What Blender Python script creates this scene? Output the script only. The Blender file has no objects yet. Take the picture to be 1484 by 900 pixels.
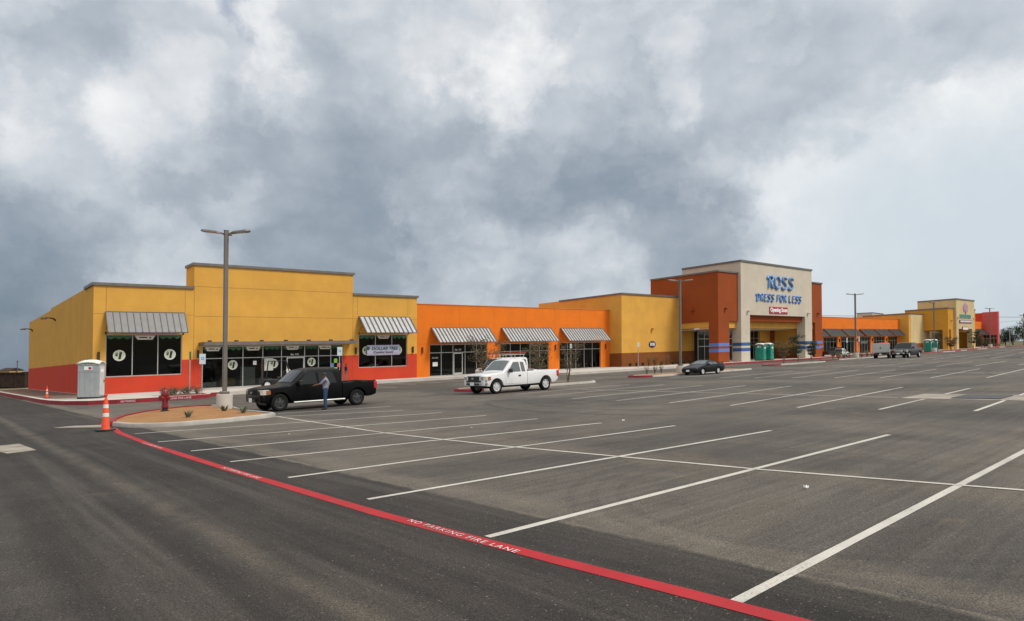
import bpy, bmesh, math, random
from mathutils import Vector, Matrix
random.seed(7)
R = math.radians
SC = bpy.context.scene
COL = SC.collection
PI = math.pi

# ------------------------------------------------------------------ the site
# The lot lies on a gentle slope (about 2 degrees, rising towards the right).
# Site coordinates: t runs along the shop fronts, s out from them into the lot, z up from the lot surface.
A = .0357
_n = math.hypot(.750, .661)
D1 = (.750/_n, .661/_n); D2 = (-D1[1], D1[0])
P0 = (-16.2, 64.5)
TH = math.atan2(D1[1], D1[0])
EYE = 1.9
WALK = .25

def XY(t, s): return P0[0]+t*D1[0]-s*D2[0], P0[1]+t*D1[1]-s*D2[1]
def G(X, Y): return A*X
def gz(t, s): return G(*XY(t, s))

# ------------------------------------------------------------------ mesh helpers
class MB:
    def __init__(s): s.v = []; s.f = []; s.m = []
    def add(s, vs, fs, mi=0):
        o = len(s.v); s.v += [tuple(p) for p in vs]
        s.f += [tuple(i+o for i in f) for f in fs]; s.m += [mi]*len(fs)
    def box(s, x0, x1, y0, y1, z0, z1, mi=0):
        s.add([(x0,y0,z0),(x1,y0,z0),(x1,y1,z0),(x0,y1,z0),(x0,y0,z1),(x1,y0,z1),(x1,y1,z1),(x0,y1,z1)],
              [(0,3,2,1),(4,5,6,7),(0,1,5,4),(1,2,6,5),(2,3,7,6),(3,0,4,7)], mi)
    def tube(s, pts, rs, n=8, cap=True, mi=0):
        pts = [Vector(p) for p in pts]
        if not isinstance(rs, (list, tuple)): rs = [rs]*len(pts)
        vs = []; fs = []
        for i, p in enumerate(pts):
            d = (pts[min(i+1, len(pts)-1)]-pts[max(i-1, 0)]).normalized()
            a = d.orthogonal().normalized() if abs(d.z) > .9 else d.cross(Vector((0,0,1))).normalized()
            if abs(d.z) > .9: a = Vector((1,0,0)); a = (a-d*a.dot(d)).normalized()
            b = d.cross(a)
            for k in range(n):
                q = 2*PI*k/n
                vs.append(p+(a*math.cos(q)+b*math.sin(q))*rs[i])
        for i in range(len(pts)-1):
            for k in range(n):
                fs.append((i*n+k, i*n+(k+1)%n, (i+1)*n+(k+1)%n, (i+1)*n+k))
        if cap:
            fs.append(tuple(reversed(range(n)))); fs.append(tuple((len(pts)-1)*n+k for k in range(n)))
        s.add(vs, fs, mi)
    def lathe(s, prof, n=16, c=(0,0,0), axis='z', mi=0, cap=True):
        vs = []; fs = []
        for r, h in prof:
            for k in range(n):
                q = 2*PI*k/n; a, b = r*math.cos(q), r*math.sin(q)
                p = {'z': (a, b, h), 'y': (a, h, b), 'x': (h, a, b)}[axis]
                vs.append((c[0]+p[0], c[1]+p[1], c[2]+p[2]))
        for i in range(len(prof)-1):
            for k in range(n):
                fs.append((i*n+k, i*n+(k+1)%n, (i+1)*n+(k+1)%n, (i+1)*n+k))
        if cap and prof[0][0] > 0: fs.append(tuple(reversed(range(n))))
        if cap and prof[-1][0] > 0: fs.append(tuple((len(prof)-1)*n+k for k in range(n)))
        s.add(vs, fs, mi)
    def prism(s, poly, lo, hi, axis='z', mi=0):
        n = len(poly)
        def P(a, b, h): return {'z': (a, b, h), 'y': (a, h, b), 'x': (h, a, b)}[axis]
        s.add([P(a, b, lo) for a, b in poly]+[P(a, b, hi) for a, b in poly],
              [tuple(reversed(range(n))), tuple(range(n, 2*n))]+[(i, (i+1)%n, n+(i+1)%n, n+i) for i in range(n)], mi)
    def vox(s, solids, voids=(), mi=0):
        """union of boxes minus boxes, as one clean skin: no inner faces"""
        ax = [sorted({round(b[k], 4) for b in list(solids)+list(voids) for k in (2*i, 2*i+1)}) for i in range(3)]
        def inside(p, b): return b[0] < p[0] < b[1] and b[2] < p[1] < b[3] and b[4] < p[2] < b[5]
        N = [len(a)-1 for a in ax]; fill = {}
        for i in range(N[0]):
            for j in range(N[1]):
                for k in range(N[2]):
                    p = ((ax[0][i]+ax[0][i+1])/2, (ax[1][j]+ax[1][j+1])/2, (ax[2][k]+ax[2][k+1])/2)
                    if any(inside(p, b) for b in solids) and not any(inside(p, b) for b in voids): fill[i,j,k] = 1
        idx = {}; vs = []; fs = []
        def V(i, j, k):
            if (i,j,k) not in idx: idx[i,j,k] = len(vs); vs.append((ax[0][i], ax[1][j], ax[2][k]))
            return idx[i,j,k]
        for (i,j,k) in fill:
            if (i-1,j,k) not in fill: fs.append((V(i,j,k), V(i,j,k+1), V(i,j+1,k+1), V(i,j+1,k)))
            if (i+1,j,k) not in fill: fs.append((V(i+1,j,k), V(i+1,j+1,k), V(i+1,j+1,k+1), V(i+1,j,k+1)))
            if (i,j-1,k) not in fill: fs.append((V(i,j,k), V(i+1,j,k), V(i+1,j,k+1), V(i,j,k+1)))
            if (i,j+1,k) not in fill: fs.append((V(i,j+1,k), V(i,j+1,k+1), V(i+1,j+1,k+1), V(i+1,j+1,k)))
            if (i,j,k-1) not in fill: fs.append((V(i,j,k), V(i,j+1,k), V(i+1,j+1,k), V(i+1,j,k)))
            if (i,j,k+1) not in fill: fs.append((V(i,j,k+1), V(i+1,j,k+1), V(i+1,j+1,k+1), V(i,j+1,k+1)))
        s.add(vs, fs, mi)
    def xf(s, fn): s.v = [fn(*p) for p in s.v]; return s
    def build(s, name, mats, parent=None, smooth=None, bevel=0, tri=False, segs=2, clean=False):
        me = bpy.data.meshes.new(name)
        me.from_pydata(s.v, [], s.f)
        if not isinstance(mats, (list, tuple)): mats = [mats]
        for m in mats: me.materials.append(m)
        if len(mats) > 1: me.polygons.foreach_set('material_index', s.m)
        if tri or clean:
            bm = bmesh.new(); bm.from_mesh(me)
            if clean: bmesh.ops.remove_doubles(bm, verts=bm.verts, dist=.0005); bmesh.ops.recalc_face_normals(bm, faces=bm.faces)
            if tri: bmesh.ops.triangulate(bm, faces=[f for f in bm.faces if len(f.verts) > 4])
            bm.to_mesh(me); bm.free()
        if smooth:
            me.polygons.foreach_set('use_smooth', [True]*len(me.polygons))
            me.set_sharp_from_angle(angle=R(smooth))
        me.update()
        o = bpy.data.objects.new(name, me); COL.objects.link(o)
        if parent: o.parent = parent
        if bevel:
            b = o.modifiers.new('edge', 'BEVEL'); b.width = bevel; b.segments = segs; b.limit_method = 'ANGLE'; b.angle_limit = R(40)
        return o

def tag(o, label=None, cat=None, group=None, kind=None):
    if label: o['label'] = label
    if cat: o['category'] = cat
    if group: o['group'] = group
    if kind: o['kind'] = kind
    return o

def thing(name, label, cat, t, s, dz=0, rot=0, group=None, tilt=False, scale=1):
    """Empty at the thing's base, turned by rot from the shop-front direction"""
    o = bpy.data.objects.new(name, None); COL.objects.link(o); o.empty_display_size = .3
    X, Y = XY(t, s)
    o.location = (X, Y, G(X, Y)+dz)
    m = Matrix.Rotation(TH+rot, 3, 'Z')
    if tilt: m = Matrix.Rotation(-math.atan(A), 3, 'Y') @ m
    o.rotation_euler = m.to_euler(); o.scale = (scale,)*3
    return tag(o, label, cat, group)

def place(o, t, s, dz=0, rot=0, tilt=False, scale=None):
    X, Y = XY(t, s); o.location = (X, Y, G(X, Y)+dz)
    m = Matrix.Rotation(TH+rot, 3, 'Z')
    if tilt: m = Matrix.Rotation(-math.atan(A), 3, 'Y') @ m
    o.rotation_euler = m.to_euler()
    if scale: o.scale = (scale,)*3
    return o

KIDS = {}
def dup(root, label=None):
    def cp(o, par):
        c = o.copy(); COL.objects.link(c)
        if par: c.parent = par
        for ch in [k for k in o.children]: cp(ch, c)
        return c
    r = cp(root, None)
    if label: r['label'] = label
    return r

def site(name, mb, mats, kind='structure', smooth=None, tri=True, bevel=0):
    """ground-bound sheet or slab: mesh given as (t, s, height above the lot)"""
    mb.v = [(t, -s, gz(t, s)+z) for t, s, z in mb.v]
    mb.f = [tuple(reversed(f)) for f in mb.f]
    o = mb.build(name, mats, None, smooth, bevel, tri)
    o.location = (P0[0], P0[1], 0); o.rotation_euler = (0, 0, TH)
    if kind: o['kind'] = kind
    return o

def text_mb(txt, size, depth=.02, bold=0, shear=0, align='CENTER', spacing=1):
    c = bpy.data.curves.new('lettering', 'FONT')
    c.body = txt; c.size = size; c.extrude = depth/2; c.offset = bold; c.shear = shear
    c.align_x = align; c.align_y = 'CENTER'; c.space_character = spacing; c.resolution_u = 3
    o = bpy.data.objects.new('lettering', c); COL.objects.link(o)
    dg = bpy.context.evaluated_depsgraph_get(); dg.update()
    me = bpy.data.meshes.new_from_object(o.evaluated_get(dg))
    mb = MB(); mb.add([tuple(v.co) for v in me.vertices], [tuple(p.vertices) for p in me.polygons])
    bpy.data.objects.remove(o); bpy.data.meshes.remove(me); bpy.data.curves.remove(c)
    return mb
def fit_text(txt, w, h, **k):
    mb = text_mb(txt, 1, **k)
    xs = [v[0] for v in mb.v]; ys = [v[1] for v in mb.v]
    fx = w/(max(xs)-min(xs)); fy = h/(max(ys)-min(ys)); cx = (max(xs)+min(xs))/2; cy = (max(ys)+min(ys))/2
    return mb.xf(lambda x, y, z: ((x-cx)*fx, (y-cy)*fy, z))

# ------------------------------------------------------------------ materials
def nodes(name):
    m = bpy.data.materials.new(name); m.use_nodes = True
    nt = m.node_tree; nt.nodes.clear()
    out = nt.nodes.new('ShaderNodeOutputMaterial')
    return m, nt, out
def N(nt, typ, **kw):
    n = nt.nodes.new(typ)
    for k, v in kw.items():
        if k[0] == 'i' and k[1:].isdigit(): n.inputs[int(k[1:])].default_value = v
        elif hasattr(n, k): setattr(n, k, v)
        else: n.inputs[k.replace('_', ' ')].default_value = v
    return n
def L(nt, a, b): nt.links.new(a, b)
def mathn(nt, op, a, b=None, clamp=False):
    n = nt.nodes.new('ShaderNodeMath'); n.operation = op; n.use_clamp = clamp
    for i, q in enumerate((a, b)):
        if q is None: continue
        if isinstance(q, (int, float)): n.inputs[i].default_value = q
        else: nt.links.new(q, n.inputs[i])
    return n.outputs[0]
def mixc(nt, f, a, b, mode='MIX'):
    n = nt.nodes.new('ShaderNodeMix'); n.data_type = 'RGBA'; n.blend_type = mode
    for i, q in ((0, f), (6, a), (7, b)):
        if isinstance(q, (int, float)): n.inputs[i].default_value = q
        elif isinstance(q, tuple): n.inputs[i].default_value = (*q[:3], 1)
        else: nt.links.new(q, n.inputs[i])
    return n.outputs[2]
def noise(nt, vec, scale, detail=4, rough=.55, sx=1, sy=1, sz=1, dist=0):
    mp = N(nt, 'ShaderNodeMapping'); mp.inputs['Scale'].default_value = (sx, sy, sz)
    L(nt, vec, mp.inputs[0])
    n = N(nt, 'ShaderNodeTexNoise'); n.inputs['Scale'].default_value = scale; n.inputs['Detail'].default_value = detail
    n.inputs['Roughness'].default_value = rough; n.inputs['Distortion'].default_value = dist
    L(nt, mp.outputs[0], n.inputs['Vector']); return n.outputs[0]
def ramp(nt, v, lo, hi, a=0., b=1.):
    n = nt.nodes.new('ShaderNodeMapRange'); n.interpolation_type = 'SMOOTHSTEP'
    n.inputs[1].default_value = lo; n.inputs[2].default_value = hi; n.inputs[3].default_value = a; n.inputs[4].default_value = b
    L(nt, v, n.inputs[0]); return n.outputs[0]

def M(name, col, rough=.6, metal=0, var=.12, scale=3, bump=0, bscale=60, coat=0, spec=.5, streak=0):
    m, nt, out = nodes(name)
    p = N(nt, 'ShaderNodeBsdfPrincipled'); L(nt, p.outputs[0], out.inputs[0])
    p.inputs['Roughness'].default_value = rough; p.inputs['Metallic'].default_value = metal
    p.inputs['Coat Weight'].default_value = coat; p.inputs['Coat Roughness'].default_value = .08
    p.inputs['Specular IOR Level'].default_value = spec
    tc = N(nt, 'ShaderNodeTexCoord').outputs['Object']
    c = col
    if var:
        v = noise(nt, tc, scale, 5, .6)
        f = ramp(nt, v, .3, .7)
        c = mixc(nt, f, tuple(q*(1-var) for q in col), tuple(min(1, q*(1+var)) for q in col))
        if streak:
            s2 = ramp(nt, noise(nt, tc, 1, 4, .6, 2.2, 2.2, .12), .5, .75)
            c = mixc(nt, mathn(nt, 'MULTIPLY', s2, streak), c, tuple(q*.62+.02 for q in col))
        L(nt, c, p.inputs['Base Color'])
        L(nt, ramp(nt, v, .3, .7, max(0, rough-.08), min(1, rough+.08)), p.inputs['Roughness'])
    else: p.inputs['Base Color'].default_value = (*col, 1)
    if bump:
        b = N(nt, 'ShaderNodeBump'); b.inputs['Strength'].default_value = bump; b.inputs['Distance'].default_value = .02
        L(nt, noise(nt, tc, bscale, 3), b.inputs['Height']); L(nt, b.outputs[0], p.inputs['Normal'])
    return m

YEL = M('yellow_stucco', (.63,.338,.066), .9, var=.07, scale=.5, bump=.35, bscale=45, spec=.2, streak=.15)
RED = M('red_stucco', (.52,.055,.027), .9, var=.08, scale=.5, bump=.35, bscale=45, spec=.2, streak=.1)
ORG = M('orange_stucco', (.71,.172,.016), .9, var=.07, scale=.4, bump=.35, bscale=45, spec=.2, streak=.1)
BRN = M('rust_brown_stucco', (.28,.063,.016), .9, var=.08, scale=.4, bump=.35, bscale=45, spec=.2, streak=.15)
DBR = M('brown_base_stucco', (.215,.072,.02), .9, var=.1, scale=.5, bump=.35, bscale=45, spec=.2, streak=.15)
CRM = M('cream_stucco', (.56,.50,.40), .9, var=.06, scale=.4, bump=.35, bscale=45, spec=.2, streak=.14)
TAN = M('tan_stucco', (.56,.44,.235), .9, var=.06, scale=.4, bump=.35, bscale=45, spec=.2, streak=.15)
OCH = M('ochre_stucco', (.55,.26,.035), .9, var=.07, scale=.4, bump=.35, bscale=45, spec=.2, streak=.15)
RSE = M('rose_red_stucco', (.54,.105,.095), .9, var=.07, scale=.4, bump=.35, bscale=45, spec=.2)
YLJ = M('yellow_joint', (.34,.165,.028), .9, var=0); ORJ = M('orange_joint', (.48,.1,.008), .9, var=0)
COP = M('gray_metal_coping', (.15,.14,.13), .5, .3, var=.1, scale=2)
AWG = M('gray_metal_awning', (.165,.16,.155), .5, .2, var=.08, scale=3)
AWW = M('silver_metal_awning', (.45,.445,.435), .42, .3, var=.06, scale=3)
AWD = M('dark_metal_awning', (.13,.122,.115), .45, .4, var=.08, scale=3)
SEAM = M('awning_rib_and_shadow', (.10,.10,.10), .5, .3, var=0)
ALU = M('aluminium_frame', (.50,.50,.48), .4, .6, var=.05, scale=5)
INT = M('dark_interior', (.16,.155,.15), .9, var=.1, scale=1)
CON = M('pale_concrete', (.50,.46,.41), .9, var=.12, scale=.6, bump=.2, bscale=30, spec=.2, streak=.1)
CURB = M('curb_concrete', (.40,.375,.335), .9, var=.15, scale=1.2, bump=.2, bscale=30, spec=.2)
REDP = M('red_curb_paint', (.27,.015,.024), .8, var=.22, scale=2.5, bump=.1)
BLUE = M('light_blue_paint', (.10,.19,.50), .8, var=.05); DBLU = M('dark_blue_paint', (.03,.10,.29), .8, var=.05)
SGNB = M('blue_sign_letters', (.12,.29,.60), .4, var=.04, coat=.3)
WHT = M('white_paint', (.78,.78,.76), .6, var=.05); OFFW = M('off_white_vinyl', (.72,.72,.66), .6, var=.04)
BLK = M('black_plastic', (.015,.015,.016), .5, var=0); RUB = M('tyre_rubber', (.011,.011,.011), .9, var=.15, scale=8, spec=.2)
DRK = M('dark_bronze', (.05,.035,.028), .5, .3, var=0)
POLE = M('light_pole_bronze', (.17,.15,.13), .5, .3, var=.1, scale=1)
POLEG = M('galvanised_steel', (.38,.38,.38), .5, .5, var=.1, scale=2)
CHR = M('chrome', (.62,.62,.62), .18, 1, var=0); RIMS = M('alloy_rim', (.62,.62,.62), .35, .3, var=0); RIMD = M('black_rim', (.07,.07,.073), .3, .5, var=0)
LTRED = M('red_lens', (.45,.012,.015), .2, var=0, coat=.5); LTCLR = M('clear_lens', (.55,.53,.47), .15, var=.1, scale=9, coat=.6); LTAMB = M('amber_lens', (.32,.11,.04), .2, var=0)
PBLK = M('matte_black_paint', (.003,.003,.0033), .4, var=.1, scale=2, spec=.13); PWHT = M('white_car_paint', (.72,.72,.71), .35, var=.05, scale=1.5, coat=.6)
PGRY = M('charcoal_car_paint', (.014,.015,.018), .3, 0, var=0, coat=.12, spec=.3); PSIL = M('silver_car_paint', (.5,.5,.48), .35, .5, var=.04, coat=.5)
PCPE = M('black_metallic_paint', (.003,.0032,.004), .3, 0, var=0, coat=.12, spec=.2)
GREEN = M('teal_plastic', (.012,.23,.165), .5, var=.12, scale=2); PGR = M('gray_plastic', (.30,.32,.33), .55, var=.06, scale=2); PGL = M('light_gray_plastic', (.50,.52,.51), .55, var=.06, scale=2)
CONE = M('orange_cone', (.78,.075,.018), .6, var=.1, scale=4); REFL = M('reflective_band', (.72,.70,.66), .4, var=.1, scale=9)
HYD = M('hydrant_red', (.21,.009,.015), .45, var=.15, scale=6, coat=.2)
ROCK = M('gravel', (.17,.115,.09), .95, var=.65, scale=9, bump=1, bscale=14, spec=.1)
LEAFG = M('deep_green_leaf', (.028,.048,.018), .7, var=.5, scale=1.5); LEAFO = M('olive_leaf', (.115,.088,.036), .7, var=.5, scale=4)
LEAFR = M('dry_straw', (.24,.15,.055), .8, var=.35, scale=5); AGV = M('agave_leaf', (.10,.125,.075), .6, var=.25, scale=6)
BARK = M('pale_bark', (.20,.155,.11), .9, var=.3, scale=12); BARKD = M('dark_bark', (.07,.05,.035), .9, var=.3, scale=6)
SKIN = M('skin', (.20,.095,.055), .55, var=.06); SHIRT = M('gray_striped_shirt', (.22,.22,.27), .85, var=.15, scale=30); JEAN = M('blue_jeans', (.022,.048,.115), .9, var=.25, scale=14)
HAIR = M('black_hair', (.01,.009,.008), .6, var=0); SHOE = M('dark_shoe', (.02,.016,.014), .6, var=0); NAVY = M('navy_shirt', (.02,.022,.04), .9, var=.1); KHAK = M('khaki_shorts', (.22,.13,.07), .9, var=.1)
CARD = M('cardboard', (.40,.24,.11), .85, var=.1); PALW = M('wrapped_goods', (.55,.58,.54), .5, var=.15, scale=4)
GRNP = M('green_paper', (.045,.15,.075), .7, var=.1); LGRN = M('lime_paper', (.30,.75,.08), .7, var=0); PINK = M('pink_paper', (.75,.08,.14), .7, var=0); CYAN = M('blue_paper', (.1,.25,.45), .7, var=0)
LAV = M('lavender_banner', (.62,.62,.82), .7, var=.04); DGRN = M('dark_green_letters', (.01,.10,.05), .7, var=0)
RUST = M('rusty_steel', (.035,.018,.012), .9, .1, var=.55, scale=1.2, bump=.3, bscale=10, streak=.4)
ROOFT = M('tan_roof', (.42,.28,.14), .9, var=.15, scale=2); WOOD = M('weathered_wood', (.13,.10,.08), .9, var=.2, scale=6)
TEAL = M('teal_sign_letters', (.13,.34,.30), .6, var=0); MAUV = M('mauve_emblem', (.42,.24,.33), .6, var=.1, scale=1); PURP = M('purple_panel', (.20,.04,.15), .6, var=0); CRIM = M('crimson_panel', (.38,.02,.05), .6, var=0)
BLUET = M('blue_tarp', (.06,.25,.45), .6, var=.1); LRED = M('red_fibreglass', (.50,.05,.03), .5, var=.1)
GRATE = M('iron_grate', (.14,.14,.14), .7, .1, var=.2, scale=10)

def glass(name, tint, refl=1.):
    m, nt, out = nodes(name)
    tr = N(nt, 'ShaderNodeBsdfTransparent'); tr.inputs[0].default_value = (*tint, 1)
    gl = N(nt, 'ShaderNodeBsdfGlossy'); gl.inputs['Roughness'].default_value = .02; gl.inputs[0].default_value = (refl, refl*1.04, refl*1.02, 1)
    fr = N(nt, 'ShaderNodeFresnel'); fr.inputs[0].default_value = 1.52
    tc = N(nt, 'ShaderNodeTexCoord').outputs['Object']
    b = N(nt, 'ShaderNodeBump'); b.inputs['Strength'].default_value = .05; b.inputs['Distance'].default_value = .05
    L(nt, noise(nt, tc, .6, 2), b.inputs['Height']); L(nt, b.outputs[0], gl.inputs['Normal'])
    mx = N(nt, 'ShaderNodeMixShader'); L(nt, fr.outputs[0], mx.inputs[0]); L(nt, tr.outputs[0], mx.inputs[1]); L(nt, gl.outputs[0], mx.inputs[2])
    L(nt, mx.outputs[0], out.inputs[0]); return m
GLS = glass('tinted_shop_glass', (.40,.44,.43), .58); 
CGLS = M('dark_car_glass', (.010,.012,.013), .04, var=0, spec=.36); CGLL = M('car_glass_sky_sheen', (.10,.115,.115), .05, var=0, spec=.8)  # the paler glass has sky reflection put into its base colour

def mulch(name, c0, c1):
    m, nt, out = nodes(name)
    p = N(nt, 'ShaderNodeBsdfPrincipled'); L(nt, p.outputs[0], out.inputs[0]); p.inputs['Roughness'].default_value = .95; p.inputs['Specular IOR Level'].default_value = .1
    tc = N(nt, 'ShaderNodeTexCoord').outputs['Object']
    f1 = ramp(nt, noise(nt, tc, 30, 4, .7), .32, .68); f2 = ramp(nt, noise(nt, tc, 1.2, 3), .35, .7)
    L(nt, mixc(nt, mathn(nt, 'MULTIPLY', f2, .35), mixc(nt, f1, c0, c1), tuple(q*.75 for q in c0)), p.inputs['Base Color'])
    b = N(nt, 'ShaderNodeBump'); b.inputs['Strength'].default_value = .7; b.inputs['Distance'].default_value = .03
    L(nt, noise(nt, tc, 40, 3), b.inputs['Height']); L(nt, b.outputs[0], p.inputs['Normal']); return m
MUL = mulch('tan_granite_mulch', (.29,.145,.058), (.44,.25,.12)); MULD = mulch('brown_mulch', (.12,.08,.055), (.24,.17,.12))
GRND = mulch('dry_earth_and_grass', (.10,.095,.045), (.20,.16,.09))

def asphalt(name, lane):
    m, nt, out = nodes(name)
    p = N(nt, 'ShaderNodeBsdfPrincipled'); L(nt, p.outputs[0], out.inputs[0]); p.inputs['Specular IOR Level'].default_value = .25
    tc = N(nt, 'ShaderNodeTexCoord').outputs['Object']
    sx = N(nt, 'ShaderNodeSeparateXYZ'); L(nt, tc, sx.inputs[0]); X, Yc = sx.outputs[0], sx.outputs[1]
    big = noise(nt, tc, .11, 5, .6, dist=.6); med = noise(nt, tc, .7, 5, .65)
    if lane: c = mixc(nt, ramp(nt, big, .35, .65), (.029,.026,.023), (.047,.041,.036))
    else: c = mixc(nt, ramp(nt, big, .36, .64), (.072,.065,.058), (.132,.117,.099))
    c = mixc(nt, mathn(nt, 'MULTIPLY', ramp(nt, med, .45, .75), .35), c, (.062,.056,.050) if not lane else (.044,.041,.039))
    # tyre-scuffed streaks along the driving direction
    if lane: st = noise(nt, tc, 1, 5, .6, 1.6, .035)
    else: st = noise(nt, tc, 1, 5, .6, .05, .9)
    c = mixc(nt, mathn(nt, 'MULTIPLY', ramp(nt, st, .5, .72), .45), c, (.135,.118,.098) if not lane else (.105,.094,.080))
    st2 = noise(nt, tc, .8, 4, .6, .9 if lane else .3, .07 if lane else 1.4)
    c = mixc(nt, mathn(nt, 'MULTIPLY', ramp(nt, st2, .56, .74), .5), c, (.060,.055,.050) if not lane else (.040,.038,.036))
    fs_ = noise(nt, tc, 1, 5, .65, 5 if lane else .22, .3 if lane else 6.5)
    c = mixc(nt, .8, c, mixc(nt, ramp(nt, fs_, .32, .68), (.80,.80,.80), (1.2,1.19,1.17)), 'MULTIPLY')
    # washed-out tan silt
    silt = mathn(nt, 'MULTIPLY', ramp(nt, noise(nt, tc, .28, 6, .7, dist=1.2), .58, .74), .42)
    c = mixc(nt, silt, c, (.20,.155,.10) if not lane else (.12,.10,.075))
    wob = mathn(nt, 'MULTIPLY', mathn(nt, 'SUBTRACT', noise(nt, tc, .35, 4), .5), .8)
    wobf = mathn(nt, 'MULTIPLY', mathn(nt, 'SUBTRACT', noise(nt, tc, 3.5, 4), .5), .18)
    wobf2 = mathn(nt, 'MULTIPLY', mathn(nt, 'SUBTRACT', noise(nt, tc, .5, 4), .5), .35)
    def band(x0, w, strength, col, c, soft=None, wb=wob):
        d = mathn(nt, 'ABSOLUTE', mathn(nt, 'ADD', mathn(nt, 'SUBTRACT', X, x0), wb))
        f = ramp(nt, d, 0 if soft is None else w*soft, w, strength, 0)
        f = mathn(nt, 'MULTIPLY', f, ramp(nt, noise(nt, tc, 1.3, 4, .7), .3, .6, .35, 1))
        return mixc(nt, f, c, col)
    if lane:
        c = band(-28.0, .30, .6, (.13,.112,.09), c, wb=wobf2)
        c = band(-29.9, .5, .35, (.12,.108,.092), c)
        c = band(-31.6, .45, .3, (.12,.108,.092), c)
        c = band(-24.95, .16, .8, (.19,.165,.135), c, wb=wobf)
    else:
        c = band(-24.6, .45, .5, (.19,.16,.125), c)
        c = band(-13.0, 2.6, .35, (.17,.15,.125), c)
        c = band(6.8, 2.8, .3, (.16,.142,.12), c)
        c = band(-20.6, .8, .3, (.20,.165,.12), c)
        # hairline seams between paving passes
        for q in (-18.2, -12.4, -6.6, 4.6, 10.4):
            c = band(q, .045, .6, (.045,.042,.04), c, wb=wobf)
        def arc(cx, cy, r, w, strength, c, ax, m0, m1):
            d = mathn(nt, 'SQRT', mathn(nt, 'ADD', mathn(nt, 'POWER', mathn(nt, 'SUBTRACT', X, cx), 2), mathn(nt, 'POWER', mathn(nt, 'SUBTRACT', Yc, cy), 2)))
            f = ramp(nt, mathn(nt, 'ABSOLUTE', mathn(nt, 'SUBTRACT', d, r)), w*.3, w, strength, 0)
            q = X if ax == 'x' else Yc
            f = mathn(nt, 'MULTIPLY', mathn(nt, 'MULTIPLY', f, ramp(nt, q, m0-.5, m0+.3)), ramp(nt, q, m1-.3, m1+.8, 1, 0))
            f = mathn(nt, 'MULTIPLY', f, ramp(nt, noise(nt, tc, 6, 4, .7), .3, .62, .25, 1))
            return mixc(nt, f, c, (.033,.031,.029))
        # rubber marks left by turning tyres
        for r_ in (3.6,3.28,2.92): c = arc(-21.5, -55.5, r_, .11, .22, c, 'x', -24.7, -21.6)
        c = arc(-4.2, -43, 10.2, .22, .6, c, 'y', -47, -37); c = arc(-4.2, -43, 8.6, .2, .4, c, 'y', -46, -38)
        c = arc(22, -66, 18.5, .25, .45, c, 'x', 6, 22); c = arc(-12, -20, 21, .2, .4, c, 'y', -42, -38)
    g = noise(nt, tc, 60, 4, .9); g2 = noise(nt, tc, 30, 2, .7)
    c = mixc(nt, 1, c, mixc(nt, ramp(nt, g, .34, .66), (.30,.30,.30), (1.62,1.61,1.58)), 'MULTIPLY')
    c = mixc(nt, mathn(nt, 'MULTIPLY', ramp(nt, g2, .67, .72), .7), c, (.27,.24,.20))
    L(nt, c, p.inputs['Base Color'])
    L(nt, ramp(nt, med, .3, .7, .78, .95), p.inputs['Roughness'])
    b = N(nt, 'ShaderNodeBump'); b.inputs['Strength'].default_value = .55; b.inputs['Distance'].default_value = .012
    L(nt, g, b.inputs['Height']); L(nt, b.outputs[0], p.inputs['Normal'])
    return m
LOT = asphalt('worn_parking_asphalt', False); LANE = asphalt('dark_lane_asphalt', True)

def paint(name, col, wear=.35, dirt=(.10,.09,.08)):
    m, nt, out = nodes(name)
    p = N(nt, 'ShaderNodeBsdfPrincipled'); L(nt, p.outputs[0], out.inputs[0]); p.inputs['Roughness'].default_value = .8; p.inputs['Specular IOR Level'].default_value = .2
    tc = N(nt, 'ShaderNodeTexCoord').outputs['Object']
    a = ramp(nt, noise(nt, tc, 38, 5, .8), .50, .68); b = ramp(nt, noise(nt, tc, 1.1, 4, .7), .40, .66, .22, 1)
    f = mathn(nt, 'MULTIPLY', mathn(nt, 'MULTIPLY', a, b), wear)
    c = mixc(nt, f, mixc(nt, ramp(nt, noise(nt, tc, 2, 4), .3, .7), tuple(q*.86 for q in col), col), dirt)
    c = mixc(nt, mathn(nt, 'MULTIPLY', ramp(nt, noise(nt, tc, .4, 3), .5, .7), .25), c, dirt)
    L(nt, c, p.inputs['Base Color']); return m
STRP = paint('worn_white_line_paint', (.57,.54,.48), 1.0); REDL = paint('fire_lane_red_paint', (.43,.028,.034), .7); WLET = paint('stencil_white_paint', (.70,.62,.62), .8, (.5,.1,.1))

# ------------------------------------------------------------------ ground, lot, walks
def sheet(rects, z): 
    mb = MB()
    for t0, t1, s0, s1 in rects: mb.add([(t0,s0,z),(t1,s0,z),(t1,s1,z),(t0,s1,z)], [(0,1,2,3)])
    return mb
site('ground', sheet([(-2500,3000,-2500,2500)], -.05), GRND)
site('parking_lot', sheet([(-24.95,330,-6,140)], 0), LOT)
site('fire_lane_road', sheet([(-34.5,-24.95,-70,140)], 0), LANE)
site('side_lot', sheet([(-90,-34.5,-30,140)], 0), LANE)

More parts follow.
